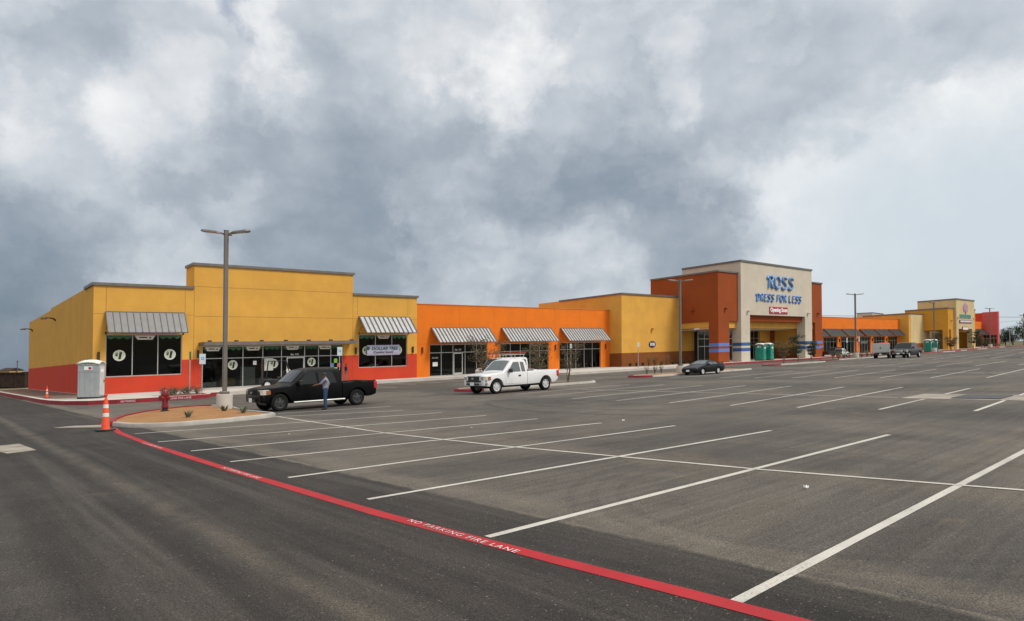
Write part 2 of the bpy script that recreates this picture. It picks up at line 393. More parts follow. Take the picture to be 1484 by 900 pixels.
def line(mb, a, b, w, z, pat=0):
    (t0,s0),(t1,s1) = a, b
    n = max(1, int(math.hypot(t1-t0, s1-s0)/.7)); L_ = math.hypot(t1-t0, s1-s0); nx, ny = -(s1-s0)/L_*w/2, (t1-t0)/L_*w/2
    vs = []; fs = []
    for i in range(n+1):
        k = i/n; j = random.uniform(.93, 1.07)
        vs += [(t0+(t1-t0)*k-nx*j, s0+(s1-s0)*k-ny*j, z), (t0+(t1-t0)*k+nx*j, s0+(s1-s0)*k+ny*j, z)]
    for i in range(n): fs.append((2*i, 2*i+2, 2*i+3, 2*i+1))
    # keep faces turned up whichever way the line runs
    mb.add(vs, [tuple(reversed(f)) for f in fs])
mb = MB(); W = .105
row1 = [((-25.0,56.43),(-9.2,56.3)), ((-25.98,53.58),(-15.21,53.83)), ((-25.85,50.78),(-15.71,51.47)), ((-25.85,48.05),(-15.91,48.96)), ((-25.85,45.15),(-16.3,46.8)),
        ((-25.85,42.46),(-16.3,44.19)), ((-25.85,39.48),(-16.27,41.65)), ((-25.7,36.13),(-16.3,39.09)), ((-20.5,34.2),(-16.4,36.6)), ((-19.8,32.6),(-15.4,34.0)), ((-25.0,59.3),(-13,59.2)), ((-25.0,62.2),(-13,62.1))]
row1[0] = ((-25.88,56.43),(-14.8,56.36))
for a, b in row1: line(mb, a, b, W, .004)
for i, (a, b) in enumerate([((-8.9,53.84),(2.0,53.3)), ((-9.36,51.56),(1.68,51.11)), ((-9.59,49.21),(1.98,48.48)), ((-9.67,46.88),(1.86,46.04)), ((-9.42,44.19),(2.33,43.3)), ((-9.14,41.41),(2.3,40.77)),
        ((-8.84,38.62),(2.3,38.18)), ((-8.14,35.68),(2.66,35.3)), ((-7.2,32.9),(2.6,32.7)), ((-3.4,29.6),(2.8,30.0)), ((-8.7,56.5),(2,56)), ((-8.7,59.2),(2,58.8)), ((-8.7,62),(2,61.5))]): line(mb, a, b, W, .004)
for k in range(14):
    s = 32.0+k*2.62; line(mb, (11.15, s+1.9-.02*k), (24.8, s+.6+.05*k), W, .004)
line(mb, (11.2,29.6), (24.8,29.9), W, .004)
for k in range(14): line(mb, (32.0, 30.2+k*2.75), (45.6, 29.4+k*2.75), W, .004)
for k in range(12): line(mb, (58.5, 27.6+k*2.85), (79.5, 25.6+k*2.85), W*1.2, .004)
for k in range(10): line(mb, (92, 26+k*3), (112, 24+k*3), W*1.2, .004)
for k in range(8): line(mb, (126, 24+k*3), (148, 22+k*3), W*1.3, .004)
# cross lines down the middle of the double bays
for a, b in [((-20.46,33.9),(-21.19,43.41)), ((-21.19,43.41),(-21.1,48)), ((-21.1,48),(-20.6,53.8)), ((-20.6,53.8),(-20.08,57.07)), ((-20.08,57.07),(-19.6,64)),
             ((-2.7,33.5),(-3.75,43.63)), ((-3.75,43.63),(-4.40,50.4)), ((17.6,31),(17.9,66)), ((38.8,30),(38.9,66))]: line(mb, a, b, W*.85, .0075)
# stalls in front of the shops
for k in range(5): line(mb, (-.1+2.75*k+1.5, 6.2), (-.9+2.75*k+1.5, 11.4), W, .004)
for t in (-6, -3.2): line(mb, (t, 10.6), (t-.5, 15.5), W, .004)
site('parking_stripes', mb, STRP, tri=False)
mb = MB()
pts = [(-25.7,33.0),(-25.95,35.25),(-26.15,40),(-26.22,46),(-26.2,51.67),(-26.07,54.67),(-25.98,56.09),(-25.9,58),(-25.85,64)]
for a, b in zip(pts, pts[1:]): line(mb, a, b, .178, .004)
for a, b in [((-25.75,31.2),(-24.95,27.8)), ((-24.95,27.8),(-23.4,25.0)), ((-23.4,25.0),(-21.4,23.4)), ((-21.4,23.4),(-19.6,23.6))]: line(mb, a, b, .14, .004)
site('fire_lane_line', mb, REDL, tri=False)
def ground_text(s_mid, t0, w, h):
    m = fit_text('NO PARKING FIRE LANE', w, h, depth=0, bold=.0, shear=-.1, spacing=1.22)
    m.v = [(t0+y, s_mid+x, .0085) for x, y, z in m.v]; m.f = [tuple(reversed(f)) for f in m.f]; return m
mb = MB()
for s, t, w in ((53.27,-26.135,1.95),(46.8,-26.215,1.85),(40.3,-26.17,1.85)):
    q = ground_text(s, t, w, .088); mb.add(q.v, q.f)
o = site('fire_lane_lettering', mb, WLET, tri=False)

mb = MB()
for t, s_, w in ((-18.6,13.012,1.9),(-20.9,12.93,1.5)):
    m = fit_text('NO PARKING FIRE LANE', w, .13, depth=0, bold=.012, spacing=1.1)
    m.v = [(t+x, s_+(.0 if t > -20 else (x+.75)*-.055+.02), .12+y) for x, y, z in m.v]; m.f = [tuple(reversed(f)) for f in m.f]; mb.add(m.v, m.f)
site('kerb_lettering', mb, WLET, tri=False)

def poly_slab(name, poly, z0, z1, mats, side=None, bevel=.02):
    """slab on a (t, s) outline; side = material slot of each edge's face"""
    n = len(poly); mb = MB()
    mb.add([(t,s,z0) for t,s in poly]+[(t,s,z1) for t,s in poly], [tuple(range(n,2*n))], 0)
    mb.f += [(i, (i+1)%n, n+(i+1)%n, n+i) for i in range(n)]
    mb.m += [(side[i] if side else 0) for i in range(n)]
    area = sum(poly[i][0]*poly[(i+1)%n][1]-poly[(i+1)%n][0]*poly[i][1] for i in range(n))
    if area > 0: mb.f = [tuple(reversed(f)) for f in mb.f]
    mb.f = [tuple(reversed(f)) for f in mb.f] if False else mb.f
    o = site(name, mb, mats, tri=True)
    return o
WP = [(-24.7,-46),(-24.7,3.5),(-24.55,7),(-24.1,10),(-23.2,12),(-21.8,12.8),(-20,13),(-17.4,13),(-16.3,12.4),(-15.9,11.2),(-15.6,10.2),(-14.6,10.0),(-2,9.2),(-.6,4.6),(16.8,4.6),(18.4,12.2),(37,12.2),(45.5,11.9),(47,11.0),(88,10.9),
      (90,4.6),(147,4.6),(149,9),(184,10),(186,5),(230,5),(230,-60)]
sd = [1]*(len(WP)); 
for i in range(len(WP)):
    a = WP[i]
    sd[i] = 1 if (a[0] < -15.5 or 46 < a[0] < 92 or a[0] > 148) else 0
sd[-1] = 0
poly_slab('sidewalk', WP, -.04, WALK, [CON, REDP], sd)
poly_slab('gravel_bed', [(-24.3,-44),(-24.3,3),(-23.9,4.6),(-21.3,4.9),(-21.3,-44)], .2, WALK+.012, [ROCK])
def curb_ring(name, poly, red, bedmat, w=.16, bname='island_bed', h=.15):
    n = len(poly)
    area = sum(poly[i][0]*poly[(i+1)%n][1]-poly[(i+1)%n][0]*poly[i][1] for i in range(n)); sg = 1 if area > 0 else -1
    inn = []
    for i in range(n):
        p, a, b = Vector(poly[i]), Vector(poly[i-1]), Vector(poly[(i+1)%n])
        d1 = (p-a).normalized(); d2 = (b-p).normalized(); n1 = Vector((-d1.y, d1.x))*sg; n2 = Vector((-d2.y, d2.x))*sg
        k = (n1+n2).normalized(); inn.append(tuple(p+k*w/max(.5, k.dot(n1))))
    mb = MB(); vs = []
    ring = lambda q, z: [(t,s,z) for t,s in q]
    mid = [tuple(Vector(a)*.82+Vector(b)*.18) for a, b in zip(poly, inn)]
    vs = ring(poly, -.03)+ring(poly, h-.025)+ring(mid, h)+ring(inn, h)+ring(inn, h-.09)
    for i in range(n):
        j = (i+1)%n; mi = 1 if i in red else 0
        for k in range(4):
            f = (k*n+i, k*n+j, (k+1)*n+j, (k+1)*n+i)
            mb.f.append(f if sg < 0 else tuple(reversed(f))); mb.m.append(mi)
    mb.v = vs
    mb.f = [tuple(reversed(f)) for f in mb.f] if False else mb.f
    site(name, mb, [CURB, REDP], smooth=50)
    # bed: a low mound
    c = Vector((sum(p[0] for p in inn)/n, sum(p[1] for p in inn)/n)); mb = MB()
    vs = [(t,s,h-.05) for t,s in inn]; rings = [inn]
    for k, zz in ((.75,h-.005),(.45,h+.035)):
        rings.append([tuple(c+(Vector(p)-c)*k) for p in inn]); vs += [(t,s,zz+random.uniform(-.012,.012)) for t,s in rings[-1]]
    vs.append((c.x, c.y, h+.045))
    for k in range(2):
        for i in range(n):
            j = (i+1)%n; f = (k*n+i, k*n+j, (k+1)*n+j, (k+1)*n+i); mb.f.append(f if sg < 0 else tuple(reversed(f))); mb.m.append(0)
    for i in range(n):
        f = (2*n+i, 2*n+(i+1)%n, 3*n); mb.f.append(f if sg < 0 else tuple(reversed(f))); mb.m.append(0)
    mb.v = vs; site(bname, mb, bedmat, smooth=60)
ISL = [(-25.55,32.0),(-25.35,33.4),(-24.8,34.3),(-24.1,34.75),(-22.7,34.85),(-21.3,34.6),(-20.55,34.2),(-20.4,33.6),(-20.45,31),(-19.95,27.9),(-19.9,24.9),(-20.4,24.3),(-21.2,24.2),(-22.3,24.9),(-23.4,26.1),(-24.5,28),(-25.2,30),(-25.5,31.2)]
curb_ring('landscape_island', ISL, {10,11,12,13,14,15,16,17}, MUL)
def oval(t0, t1, s0, s1):
    sm = (s0+s1)/2; r = (s1-s0)/2
    return [(t0+r*.15,sm-r*.6),(t0,sm),(t0+r*.15,sm+r*.6),(t0+r*.5,s1-.1),(t0+r,s1),((t0+t1)/2,s1),(t1-r,s1),(t1-r*.4,s1-.1),(t1,sm+r*.5),(t1,sm-r*.5),(t1-r*.4,s0+.1),(t1-r,s0),((t0+t1)/2,s0),(t0+r,s0),(t0+r*.5,s0+.1)]
for args, rd, bm_ in [((-6.4,4.9,25.5,28.5),{0,1,2,14},MULD), ((12.3,29,24.2,26.9),{0,1,2,14,13},MUL), ((42.5,56,20.0,22.2),{0,1,2,3,14},MULD), ((65.5,97,16.6,19.2),{0,1,2,3,14},MULD), ((118,136,13,15.4),{0,1,2,3,4,14},MULD), ((139,150,11.6,14),{0,1,2,3,4,14},MULD), ((156,176,9.6,12),{0,1,2,3,4,14},MULD), ((197,212,5.8,8.2),{0,1,2,3,4,14},MULD), ((223,260,5.2,8),{0,1,2,3,4,14},MULD)]:
    curb_ring('landscape_island', oval(*args), rd, bm_)
curb_ring('planting_bed', [(-19.2,9.6),(-19.2,11.9),(-18.5,12.5),(-17.0,12.5),(-16.4,12),(-16.2,10.6),(-16.8,9.7),(-18.2,9.3)], {1,2,3,4,5}, MULD, h=WALK+.03)
poly_slab('planting_strip', [(38.4,2.2),(38.4,5.2),(52.2,6.4),(52.2,2.2)], .2, WALK+.015, [MULD])
# storm drain apron and the worn concrete patch at the left edge
PTC = M('stained_concrete', (.30,.265,.22), .9, var=.25, scale=1.5, bump=.2, bscale=30, spec=.2)
poly_slab('drain_apron', [(-4.75,50.6),(-4.75,55.8),(-2.2,55.6),(-2.2,50.6)], -.02, .012, [PTC])
poly_slab('concrete_patch', [(-29.4,36.1),(-29.0,38.6),(-28.4,38.4),(-28.55,36.0)], -.02, .006, [PTC])
poly_slab('concrete_patch', [(-27.1,30.4),(-26.6,31.1),(-25.75,32.4),(-25.7,31.0),(-26.4,30.2)], -.02, .006, [PTC])

# ------------------------------------------------------------------ buildings
class Bld:
    """a building in site axes: (t, s, z above the walk); floors and rooflines run with the slope"""
    def __init__(b, name, label, cat, t0):
        b.t0 = t0; b.o = thing(name, label, cat, t0, 0, WALK)
    def lo(b, mb):
        mb.v = [(t-b.t0, -s, z+A*(D1[0]*(t-b.t0)+D2[0]*(-s))) for t, s, z in mb.v]
        mb.f = [tuple(reversed(f)) for f in mb.f]; return mb
    def part(b, name, mb, mats, parent=None, **k):
        return b.lo(mb).build(name, mats, parent or b.o, **k)
    def boxes(b, name, boxes, mats, parent=None, **k):
        if name not in ('panel_joints',) and len(boxes) > 1:
            return [b.boxes(name, [q], mats, parent, **k) for q in boxes][0]
        mb = MB()
        for q in boxes: mb.box(*q)
        return b.part(name, mb, mats, parent, **k)
    def vox(b, name, solids, voids, mat, parent=None, **k):
        mb = MB(); mb.vox(solids, voids); return b.part(name, mb, mat, parent, **k)
    def coping(b, t0, t1, s0, s1, z, h=.22, o=.13, left=True, front=True, right=True, parent=None):
        bx = []
        if front: bx.append((t0-(o if left else 0), t1+(o if right else 0), s1-.1, s1+o, z-h*.4, z+h*.6))
        if left: bx.append((t0-o, t0+.1, s0, s1-.1, z-h*.4, z+h*.6))
        if right: bx.append((t1-.1, t1+o, s0, s1-.1, z-h*.4, z+h*.6))
        b.boxes('coping', bx, COP, parent)
    def window(b, t0, t1, z0, z1, muls=(), trans=(), s=-.14, fr=.06, name='shop_window', mat=ALU, parent=None):
        mb = MB(); d0, d1 = s-.05, s+.06
        mb.box(t0, t1, d0, d1, z0, z0+fr*1.3); mb.box(t0, t1, d0, d1, z1-fr, z1)
        for q in (t0+fr/2, t1-fr/2): mb.box(q-fr/2, q+fr/2, d0, d1, z0+fr*1.3, z1-fr)
        zz = [z0+fr*1.3]+[x for x in trans]+[z1-fr]
        for q in muls: mb.box(q-fr/2, q+fr/2, d0, d1, z0+fr*1.3, z1-fr)
        xs = [t0+fr]+sorted(muls)+[t1-fr]
        for z in trans:
            for a, c in zip(xs, xs[1:]): mb.box(a+(fr/2 if a != xs[0] else 0), c-(fr/2 if c != xs[-1] else 0), d0+.004, d1-.004, z-fr/2, z+fr/2)
        w = b.part(name, mb, mat, parent)
        g = MB(); g.add([(t0+.01,s,z0+.01),(t1-.01,s,z0+.01),(t1-.01,s,z1-.01),(t0+.01,s,z1-.01)], [(3,2,1,0)])
        b.part('glass_pane', g, GLS, w)
        return w
    def door(b, t0, t1, z1, s=-.08, mat=ALU, parent=None):
        mb = MB(); f = .11
        mb.box(t0, t0+f, s, s+.06, .02, z1); mb.box(t1-f, t1, s, s+.06, .02, z1); mb.box(t0+f, t1-f, s, s+.06, .02, .3); mb.box(t0+f, t1-f, s, s+.06, z1-f, z1)
        d = b.part('door', mb, mat, parent)
        h = MB(); h.box(t1-f-.06, t1-f+.0, s+.08, s+.12, .85, 1.3); h.box(t1-f-.02,t1-f+.02,s+.05,s+.08,.9,.94); h.box(t1-f-.02,t1-f+.02,s+.05,s+.08,1.2,1.24)
        b.part('door_handle', h, CHR, d)
        g = MB(); g.add([(t0+f,s+.02,.3),(t1-f,s+.02,.3),(t1-f,s+.02,z1-f),(t0+f,s+.02,z1-f)], [(3,2,1,0)]); b.part('glass_pane', g, GLS, d)
        return d
    def awning(b, t0, t1, zt, zb, dep, mat, nr, s0=.02, back=None):
        """sloped standing-seam sheet on side brackets"""
        mb = MB(); th = .035
        L_ = math.hypot(dep-.12, zt-zb); ny, nz = (zt-zb)/L_, (dep-.12)/L_
        def P(t, k, off): return (t, s0+.12+(dep-.12)*k+ny*off, zt-(zt-zb)*k+nz*off)
        def slab(a, c, o0, o1, mi):
            mb.add([P(a,0,o0),P(c,0,o0),P(c,1,o0),P(a,1,o0),P(a,0,o1),P(c,0,o1),P(c,1,o1),P(a,1,o1)], [(3,2,1,0),(4,5,6,7),(4,0,1,5)[::1],(1,2,6,5),(2,3,7,6),(3,0,4,7)], mi)
        slab(t0, t1, 0, th, 0)
        mb.box(t0-.02, t1+.02, s0, s0+.13, zt-.02, zt+.09, 1)
        for i in range(nr+1):
            q = t0+(t1-t0)*i/nr; w = .024 if mat is not AWW else .062  # dark ribs on silver awnings widened to include each rib's shadow
            slab(q-w, q+w, th-.002, th+.055, 1)
        mb.box(t0-.01, t1+.01, s0+dep-.02, s0+dep+.03, zb-.05, zb+.015, 1)
        a = b.part('awning', mb, [mat, SEAM])
        for q in (t0+.05, t1-.05):
            k = MB()
            k.tube([(q, s0, zb), (q, s0+dep-.08, zb-.01)], .025, 6); k.tube([(q, s0, zt-.05), (q, s0+dep*.95, zb+.02)], .025, 6)
            k.tube([(q, s0, zb+(zt-zb)*.15), (q, s0+dep*.55, zb+(zt-zb)*.48)], .018, 6)
            k.box(q-.05, q+.05, s0, s0+.03, zb-.12, zb+.12)
            b.part('awning_bracket', k, back or DRK, a)
        return a
    def lamp(b, t, z, s=0., mat=DRK):
        mb = MB(); mb.box(t-.07, t+.07, s, s+.06, z-.3, z+.3); mb.tube([(t, s+.12, z-.34), (t, s+.12, z+.34)], .085, 10)
        b.part('wall_lamp', mb, mat)
    def spot(b, t, z, s, mat):
        mb = MB(); mb.box(t-.12, t+.12, s, s+.06, z-.12, z+.12)
        mb.lathe([(.0,0),(.2,.02),(.22,.22),(.12,.3),(0,.31)], 10, (t, s+.26, z-.16)); b.part('wall_lamp', mb, mat)
    def text(b, name, txt, t, z, s, w, h, mat, parent=None, **k):
        m = fit_text(txt, w, h, **k); m.v = [(t+x, s+zz, z+y) for x, y, zz in m.v]
        return b.part(name, m, mat, parent)
    def disc(b, t, s, z, r, mat, name, parent, sq=1., d=.006):
        mb = MB(); n = 24; pts = [(t+r*math.cos(2*PI*i/n), z+r*sq*math.sin(2*PI*i/n)) for i in range(n)]
        mb.prism(pts, s, s+d, 'y'); return b.part(name, mb, mat, parent)

# ---- yellow discount store with red base
b1 = Bld('discount_store', 'yellow discount store with red base, tall centre parapet and flat door canopy', 'store', -21.1)
wins = [(-20.25,-14.78,1.3,4.62), (-13.2,-.3,-.02,3.6), (1.4,7.0,1.25,4.55)]
voidw = [(a, c, -.6, .2, z0, z1) for a, c, z0, z1 in wins]
inner = (-20.7,7.9,-9.6,-.35,.0,5.2)
b1.vox('wall', [(-21.1,8.2,-43,0,2.52,8.3), (-21.1,8.2,-3.6,0,8.3,8.5), (-21.1,8.2,-23.5,-3.6,8.3,8.5), (-13.9,.75,-2.3,0,8.5,10.5)], voidw+[inner, (-20.6,7.7,-42.5,-3.9,7.2,9)], YEL)
b1.vox('base_wall', [(-21.1,8.2,-43,0,-.4,2.52)], voidw+[(-20.7,7.9,-9.6,-.35,.0,3)], RED)
b1.boxes('interior_lining', [(-20.68,7.88,-9.55,-9.4,.02,5.1), (-20.68,7.88,-9.4,-.4,.01,.03), (-20.68,7.88,-9.4,-.4,5.05,5.15)], INT)
b1.coping(-21.1, -13.9, -3.6, 0, 8.5, right=False); b1.coping(-13.9, .75, -2.3, 0, 10.5); b1.coping(.75, 8.2, -3.6, 0, 8.5, left=False)
jb = []
for z in (8.62,): jb += [(-13.88,.72,.0,.004,z,z+.035)]
jb += [(-21.08,-13.9,0,.004,6.2,6.235), (-13.88,.72,0,.004,6.12,6.155), (.78,8.18,0,.004,6.1,6.135)]
for t, z0, z1 in ((-20.27,6.5,8.3),(-14.6,6.5,8.3),(-13.9,2.6,8.3),(.72,4,8.3),(1.22,6.5,8.3),(7.05,6.5,8.3)): jb.append((t,t+.035,0,.005,z0,z1))
b1.boxes('panel_joints', jb, YLJ)
b1.boxes('panel_joint', [(-13.9,-13.875,0,.005,0,2.5), (.72,.745,0,.005,0,2.5)], M('red_joint', (.36,.03,.02), .9, var=0))
def dollar(b, t, z, s, r, par):
    d = b.disc(t, s, z, r, OFFW, 'round_decal', par)
    b.disc(t, s+.006, z, r*.9, M('decal_inner', (.52,.58,.42), .6, var=.03), 'decal_field', par, d=.002)
    b.text('lettering', '1', t+r*.15, z-.02, s+.012, r*.62, r*1.3, BLK, par, depth=.004, bold=.07, shear=.15)
    b.text('lettering', '$', t-r*.42, z+r*.18, s+.012, r*.42, r*.72, BLK, par, depth=.004, bold=.05)
def valance(b, t0, t1, z, s, par, n):
    mb = MB(); w = (t1-t0)/n
    for i in range(n): mb.prism([(t0+w*i,z),(t0+w*(i+1),z),(t0+w*(i+.5),z-.2)], s, s+.004, 'y')
    mb.prism([(t0,z+.12),(t1,z+.12),(t1,z),(t0,z)], s, s+.004, 'y')
    b.part('paper_valance', mb, GRNP, par)
def hangtag(b, t, z, s, par, w=1.5):
    mb = MB(); mb.prism([(t-w/2,z),(t+w/2,z),(t+w*.36,z-.34),(t-w*.36,z-.34)], s, s+.004, 'y'); b.part('hanging_card', mb, OFFW, par)
    mb = MB(); mb.box(t-w*.28,t+w*.1,s+.006,s+.009,z-.2,z-.12); mb.prism([(t+w*.16,z-.24),(t+w*.26,z-.1),(t+w*.31,z-.22)], s+.006, s+.009, 'y'); b.part('card_print', mb, BLK, par)
w = b1.window(-20.25,-14.78,1.3,4.62,(-18.4,-16.57)); SI = -.125
dollar(b1,-19.3,2.98,SI,.43,w); dollar(b1,-15.66,2.98,SI,.43,w); valance(b1,-20.15,-18.5,4.42,SI,w,3); valance(b1,-16.45,-14.9,4.42,SI,w,3); hangtag(b1,-17.5,4.54,SI,w)
w = b1.window(-13.2,-.3,.0,3.6,(-11.5,-9.8,-8.05,-6.35,-4.15,-2.78,-1.52),(2.55,))
dollar(b1,-10.65,1.95,SI,.41,w); dollar(b1,-7.05,1.95,SI,.41,w); dollar(b1,-3.45,2.0,SI,.40,w)
for a, c in ((-13.1,-11.6),(-11.4,-9.9),(-9.7,-8.1),(-7.9,-6.5),(-6.2,-4.3),(-4.0,-2.9),(-1.4,-.4)): valance(b1,a,c,3.38,SI,w,3)
for t in (-12.3,-8.9,-5.3,-2.1): hangtag(b1,t,3.52,SI+.01,w,1.3)
b1.text('lettering','Ste. 110',-5.1,2.75,SI,.75,.17,WHT,w,depth=.004,bold=.02)
for t, z, m in ((-1.0,2.05,LGRN),(-1.35,1.62,CYAN),(-.68,1.62,PINK),(-1.0,1.2,LGRN)): b1.boxes('paper_notice', [(t-.17,t+.17,SI,SI+.004,z-.2,z+.2)], m, w)
b1.boxes('paper_notice', [(-7.9,-7.1,SI-.006,SI-.003,1.35,2.45)], PALW, w); b1.boxes('paper_notice', [(-8.9,-8.6,SI,SI+.004,1.9,2.25)], WHT, w)
b1.door(-5.9,-4.2,2.5,parent=None)
w = b1.window(1.4,7.0,1.25,4.55,(3.3,5.2)); valance(b1,1.5,3.2,4.3,SI,w,3); valance(b1,5.3,6.9,4.3,SI,w,3); hangtag(b1,4.25,4.47,SI,w)
dollar(b1,2.3,2.95,SI,.43,w); dollar(b1,6.0,2.95,SI,.43,w)
b1.awning(-20.3,-14.65,6.32,4.72,1.15,AWG,12); b1.awning(1.35,7.15,6.28,4.66,1.6,AWW,11)
mb = MB(); mb.box(-13.5,.45,.02,1.5,3.62,3.66); mb.box(-13.5,.45,1.42,1.5,3.66,3.92); mb.box(-13.5,-13.42,.02,1.42,3.66,3.92); mb.box(.37,.45,.02,1.42,3.66,3.92)
cn = b1.part('door_canopy', mb, COP)
mb = MB()
for i in range(7): q = -13.0+i*2.16; mb = MB(); mb.box(q-.12,q+.12,1.1,1.44,3.9,4.04); b1.part('canopy_hanger', mb, DRK, cn)
for t in (-20.72,-13.55,1.05,7.65): b1.lamp(t, 2.95)
for s in (-20,-39):
    mb = MB(); mb.tube([(-21.1,s,7.0),(-21.3,s,7.22),(-21.7,s,7.3),(-22.1,s,7.28)], [.09,.07,.06,.05], 8); mb.lathe([(.05,.1),(.28,-.02),(.3,-.08)], 12, (-22.1,s,7.23)); b1.part('wall_arm_lamp', mb, DRK)
# goods waiting inside the glass are things of their own
def goods(name, label, cat, bx, t, s, mat, extra=None):
    o = thing(name, label, cat, t, s, WALK)
    mb = MB(); mb.box(-bx[0]/2,bx[0]/2,-bx[1]/2,bx[1]/2,.12,bx[2]); mb.build('load', mat, o, bevel=.04)
    mb = MB()
    for y in (-bx[1]/2+.06, 0, bx[1]/2-.06): mb.box(-bx[0]/2,bx[0]/2,y-.05,y+.05,0,.1)
    mb.build('pallet', WOOD, o)
goods('wrapped_pallet', 'tall pale shrink-wrapped pallet behind the discount store glass', 'pallet', (1.35,1.0,1.75), -9.15, -1.2, PALW)
goods('wrapped_pallet', 'low pale wrapped stack beside the left door jamb of the discount store', 'pallet', (1.2,.9,.7), -7.6, -1.1, PALW)
goods('wrapped_pallet', 'flat white stack at the leftmost pane of the yellow store entrance', 'pallet', (1.3,.9,.55), -12.5, -1.0, PALW)
goods('cardboard_box', 'wide brown cardboard box on the floor behind the store glass', 'box', (1.3,.6,.85), -10.9, -.9, CARD)
bn = thing('banner', 'lavender coming soon banner across the right window of the yellow store', 'banner', 4.13, .05, WALK)
mb = MB(); nx = 12
vs = []; fs = []
for i in range(nx+1):
    for z in (0, .5, 1.0): vs.append((-1.88+3.76*i/nx, -.02-.015*math.sin(i*1.7+z), 2.45+z*1.03+A*D1[0]*(-1.88+3.76*i/nx)))
for i in range(nx):
    for j in range(2): a = i*3+j; fs.append((a, a+3, a+4, a+1))
mb.add(vs, fs); o = mb.build('sheet', LAV, bn, smooth=60); so = o.modifiers.new('th','SOLIDIFY'); so.thickness = .006
for txt, z, w_, h_, mt, x0 in (('DOLLAR TREE',3.14,3.05,.33,DGRN,.2),('Coming Soon!',2.73,2.3,.34,BLK,0)):
    q = fit_text(txt, w_, h_, depth=.004, bold=.018, shear=.18); q.v = [(x+x0, -.05-z2, z+y+A*D1[0]*(x+x0)) for x, y, z2 in q.v]; q.f = [tuple(reversed(f)) for f in q.f]; q.build('lettering', mt, bn)
mb = MB(); mb.prism([(-1.75+.2*math.cos(i*PI/4), 3.13+.2*math.sin(i*PI/4)) for i in range(8)], -.052, -.046, 'y'); mb.build('leaf_mark', GRNP, bn)

# ---- first orange shop row
b2 = Bld('orange_shop_row', 'low orange shop row with three silver standing seam awnings, between the two yellow blocks', 'shops', 8.2)
wn = [(9.85,17.78,0,3.45),(19.8,27.7,0,3.45),(29.65,37.55,0,3.45)]
b2.vox('wall', [(8.2,39.4,-16,0,-.4,7.75)], [(a,c,-.6,.2,z0-.02,z1) for a,c,z0,z1 in wn]+[(8.6,39,-9,-.35,0,4.8),(8.6,39,-15.6,-.4,6.9,9)], ORG)
b2.boxes('interior_lining', [(8.62,38.98,-8.95,-8.8,.02,4.7), (8.62,38.98,-8.8,-.4,.01,.03), (8.62,38.98,-8.8,-.4,4.65,4.75), (18.7,18.85,-8.8,-.4,.03,4.65), (28.7,28.85,-8.8,-.4,.03,4.65)], INT)
b2.boxes('panel_joints', [(t,t+.035,0,.004,z0,7.72) for t,z0 in ((13.8,5.4),(18.8,0),(23.8,5.4),(28.8,0),(33.4,5.4))]+[(8.22,9.8,0,.005,3.5,3.525)], ORJ)
b2.boxes('roof_edge', [(8.2,39.4,-.3,.05,7.75,7.83)], M('orange_metal_edge', (.6,.2,.05), .5, .2, var=.05))
b2.window(9.85,17.78,0,3.45,(11.4,12.97,14.65,16.28),(2.55,)); b2.door(13.0,14.28,2.5)
b2.window(19.8,27.7,0,3.45,(21.4,23.0,24.6,26.2),(2.5,)); b2.window(29.65,37.55,0,3.45,(31.2,32.75,34.35,35.95),(2.55,))
b2.text('lettering','Ste. 120',13.7,2.85,SI,.85,.17,WHT,None,depth=.004,bold=.02)
b2.boxes('paper_notice', [(10.3,10.95,SI,SI+.004,1.1,1.55)], WHT); b2.text('lettering','OPEN SOON',10.6,2.0,SI,.8,.16,WHT,None,depth=.004)
for a, c in ((9.95,17.9),(19.85,27.95),(29.75,37.75)): b2.awning(a,c,5.2,3.62,1.6,AWW,17, back=ORG)
for t in (8.85,28.85,38.5): b2.lamp(t, 2.85, mat=M('orange_brown_lamp',(.16,.05,.02),.6,var=0))

# ---- department store
b3 = Bld('department_store', 'large store with cream entrance tower, rust brown wings and yellow side wing', 'store', 39.4)
b3.vox('wing_wall', [(39.4,52.85,-14,2.1,1.84,9.85)], [(39.8,52.4,-13.5,1.7,9.0,11)], YEL)
b3.vox('wing_base', [(39.4,52.85,-14,2.1,-.4,1.84)], [], DBR)
b3.coping(39.4,52.85,-9.6,2.1,9.85,right=False)
for q in [(52.85,57.2,-3,1.7,1.84,5.9),(75.4,81,-3,2.6,1.84,5.9),(79.6,81,2.6,7.5,1.84,5.9),(81,86,-3,2.6,1.84,5.9)]: b3.vox('arcade_back_wall', [q], [], YEL)
for q in [(52.85,57.2,-3,1.7,-.4,1.84),(75.4,81,-3,2.6,-.4,1.84),(79.6,81,2.6,7.5,-.4,1.84),(81,86,-3,2.6,-.4,1.84)]: b3.vox('arcade_back_base', [q], [], DBR)
b3.boxes('arcade_pilaster', [(79.0,79.6,2.6,3.1,-.3,4.9)], BRN)
b3.vox('brown_wing', [(52.8,58.1,-3.1,8.5,5.9,12.95),(52.8,55.65,7.0,8.5,-.4,5.9)], [(53.3,57.8,-2.6,8.1,11.9,14)], BRN)
b3.vox('brown_wing', [(81,86,-3.1,8.5,5.95,12.75),(83.25,86,6.6,8.5,-.4,5.95)], [(81.4,85.6,-2.6,8.1,11.7,14)], BRN)
b3.coping(52.8,58.1,-3.1,8.5,12.95,right=False); b3.coping(81,86,-3.1,8.5,12.75,left=False)
b3.vox('entrance_tower', [(58.1,81,-1,9,6.85,14.7),(58.1,60.6,7.6,9,-.4,6.85),(78.45,81,7.6,9,-.4,6.85)], [(58.5,80.6,-.6,8.6,13.6,16)], CRM)
b3.coping(58.1,81,-1,9,14.7,h=.26)
b3.boxes('tower_joint', [(69.5,69.53,9,9.004,8.2,14.5)], M('cream_joint',(.46,.41,.33),.9,var=0))
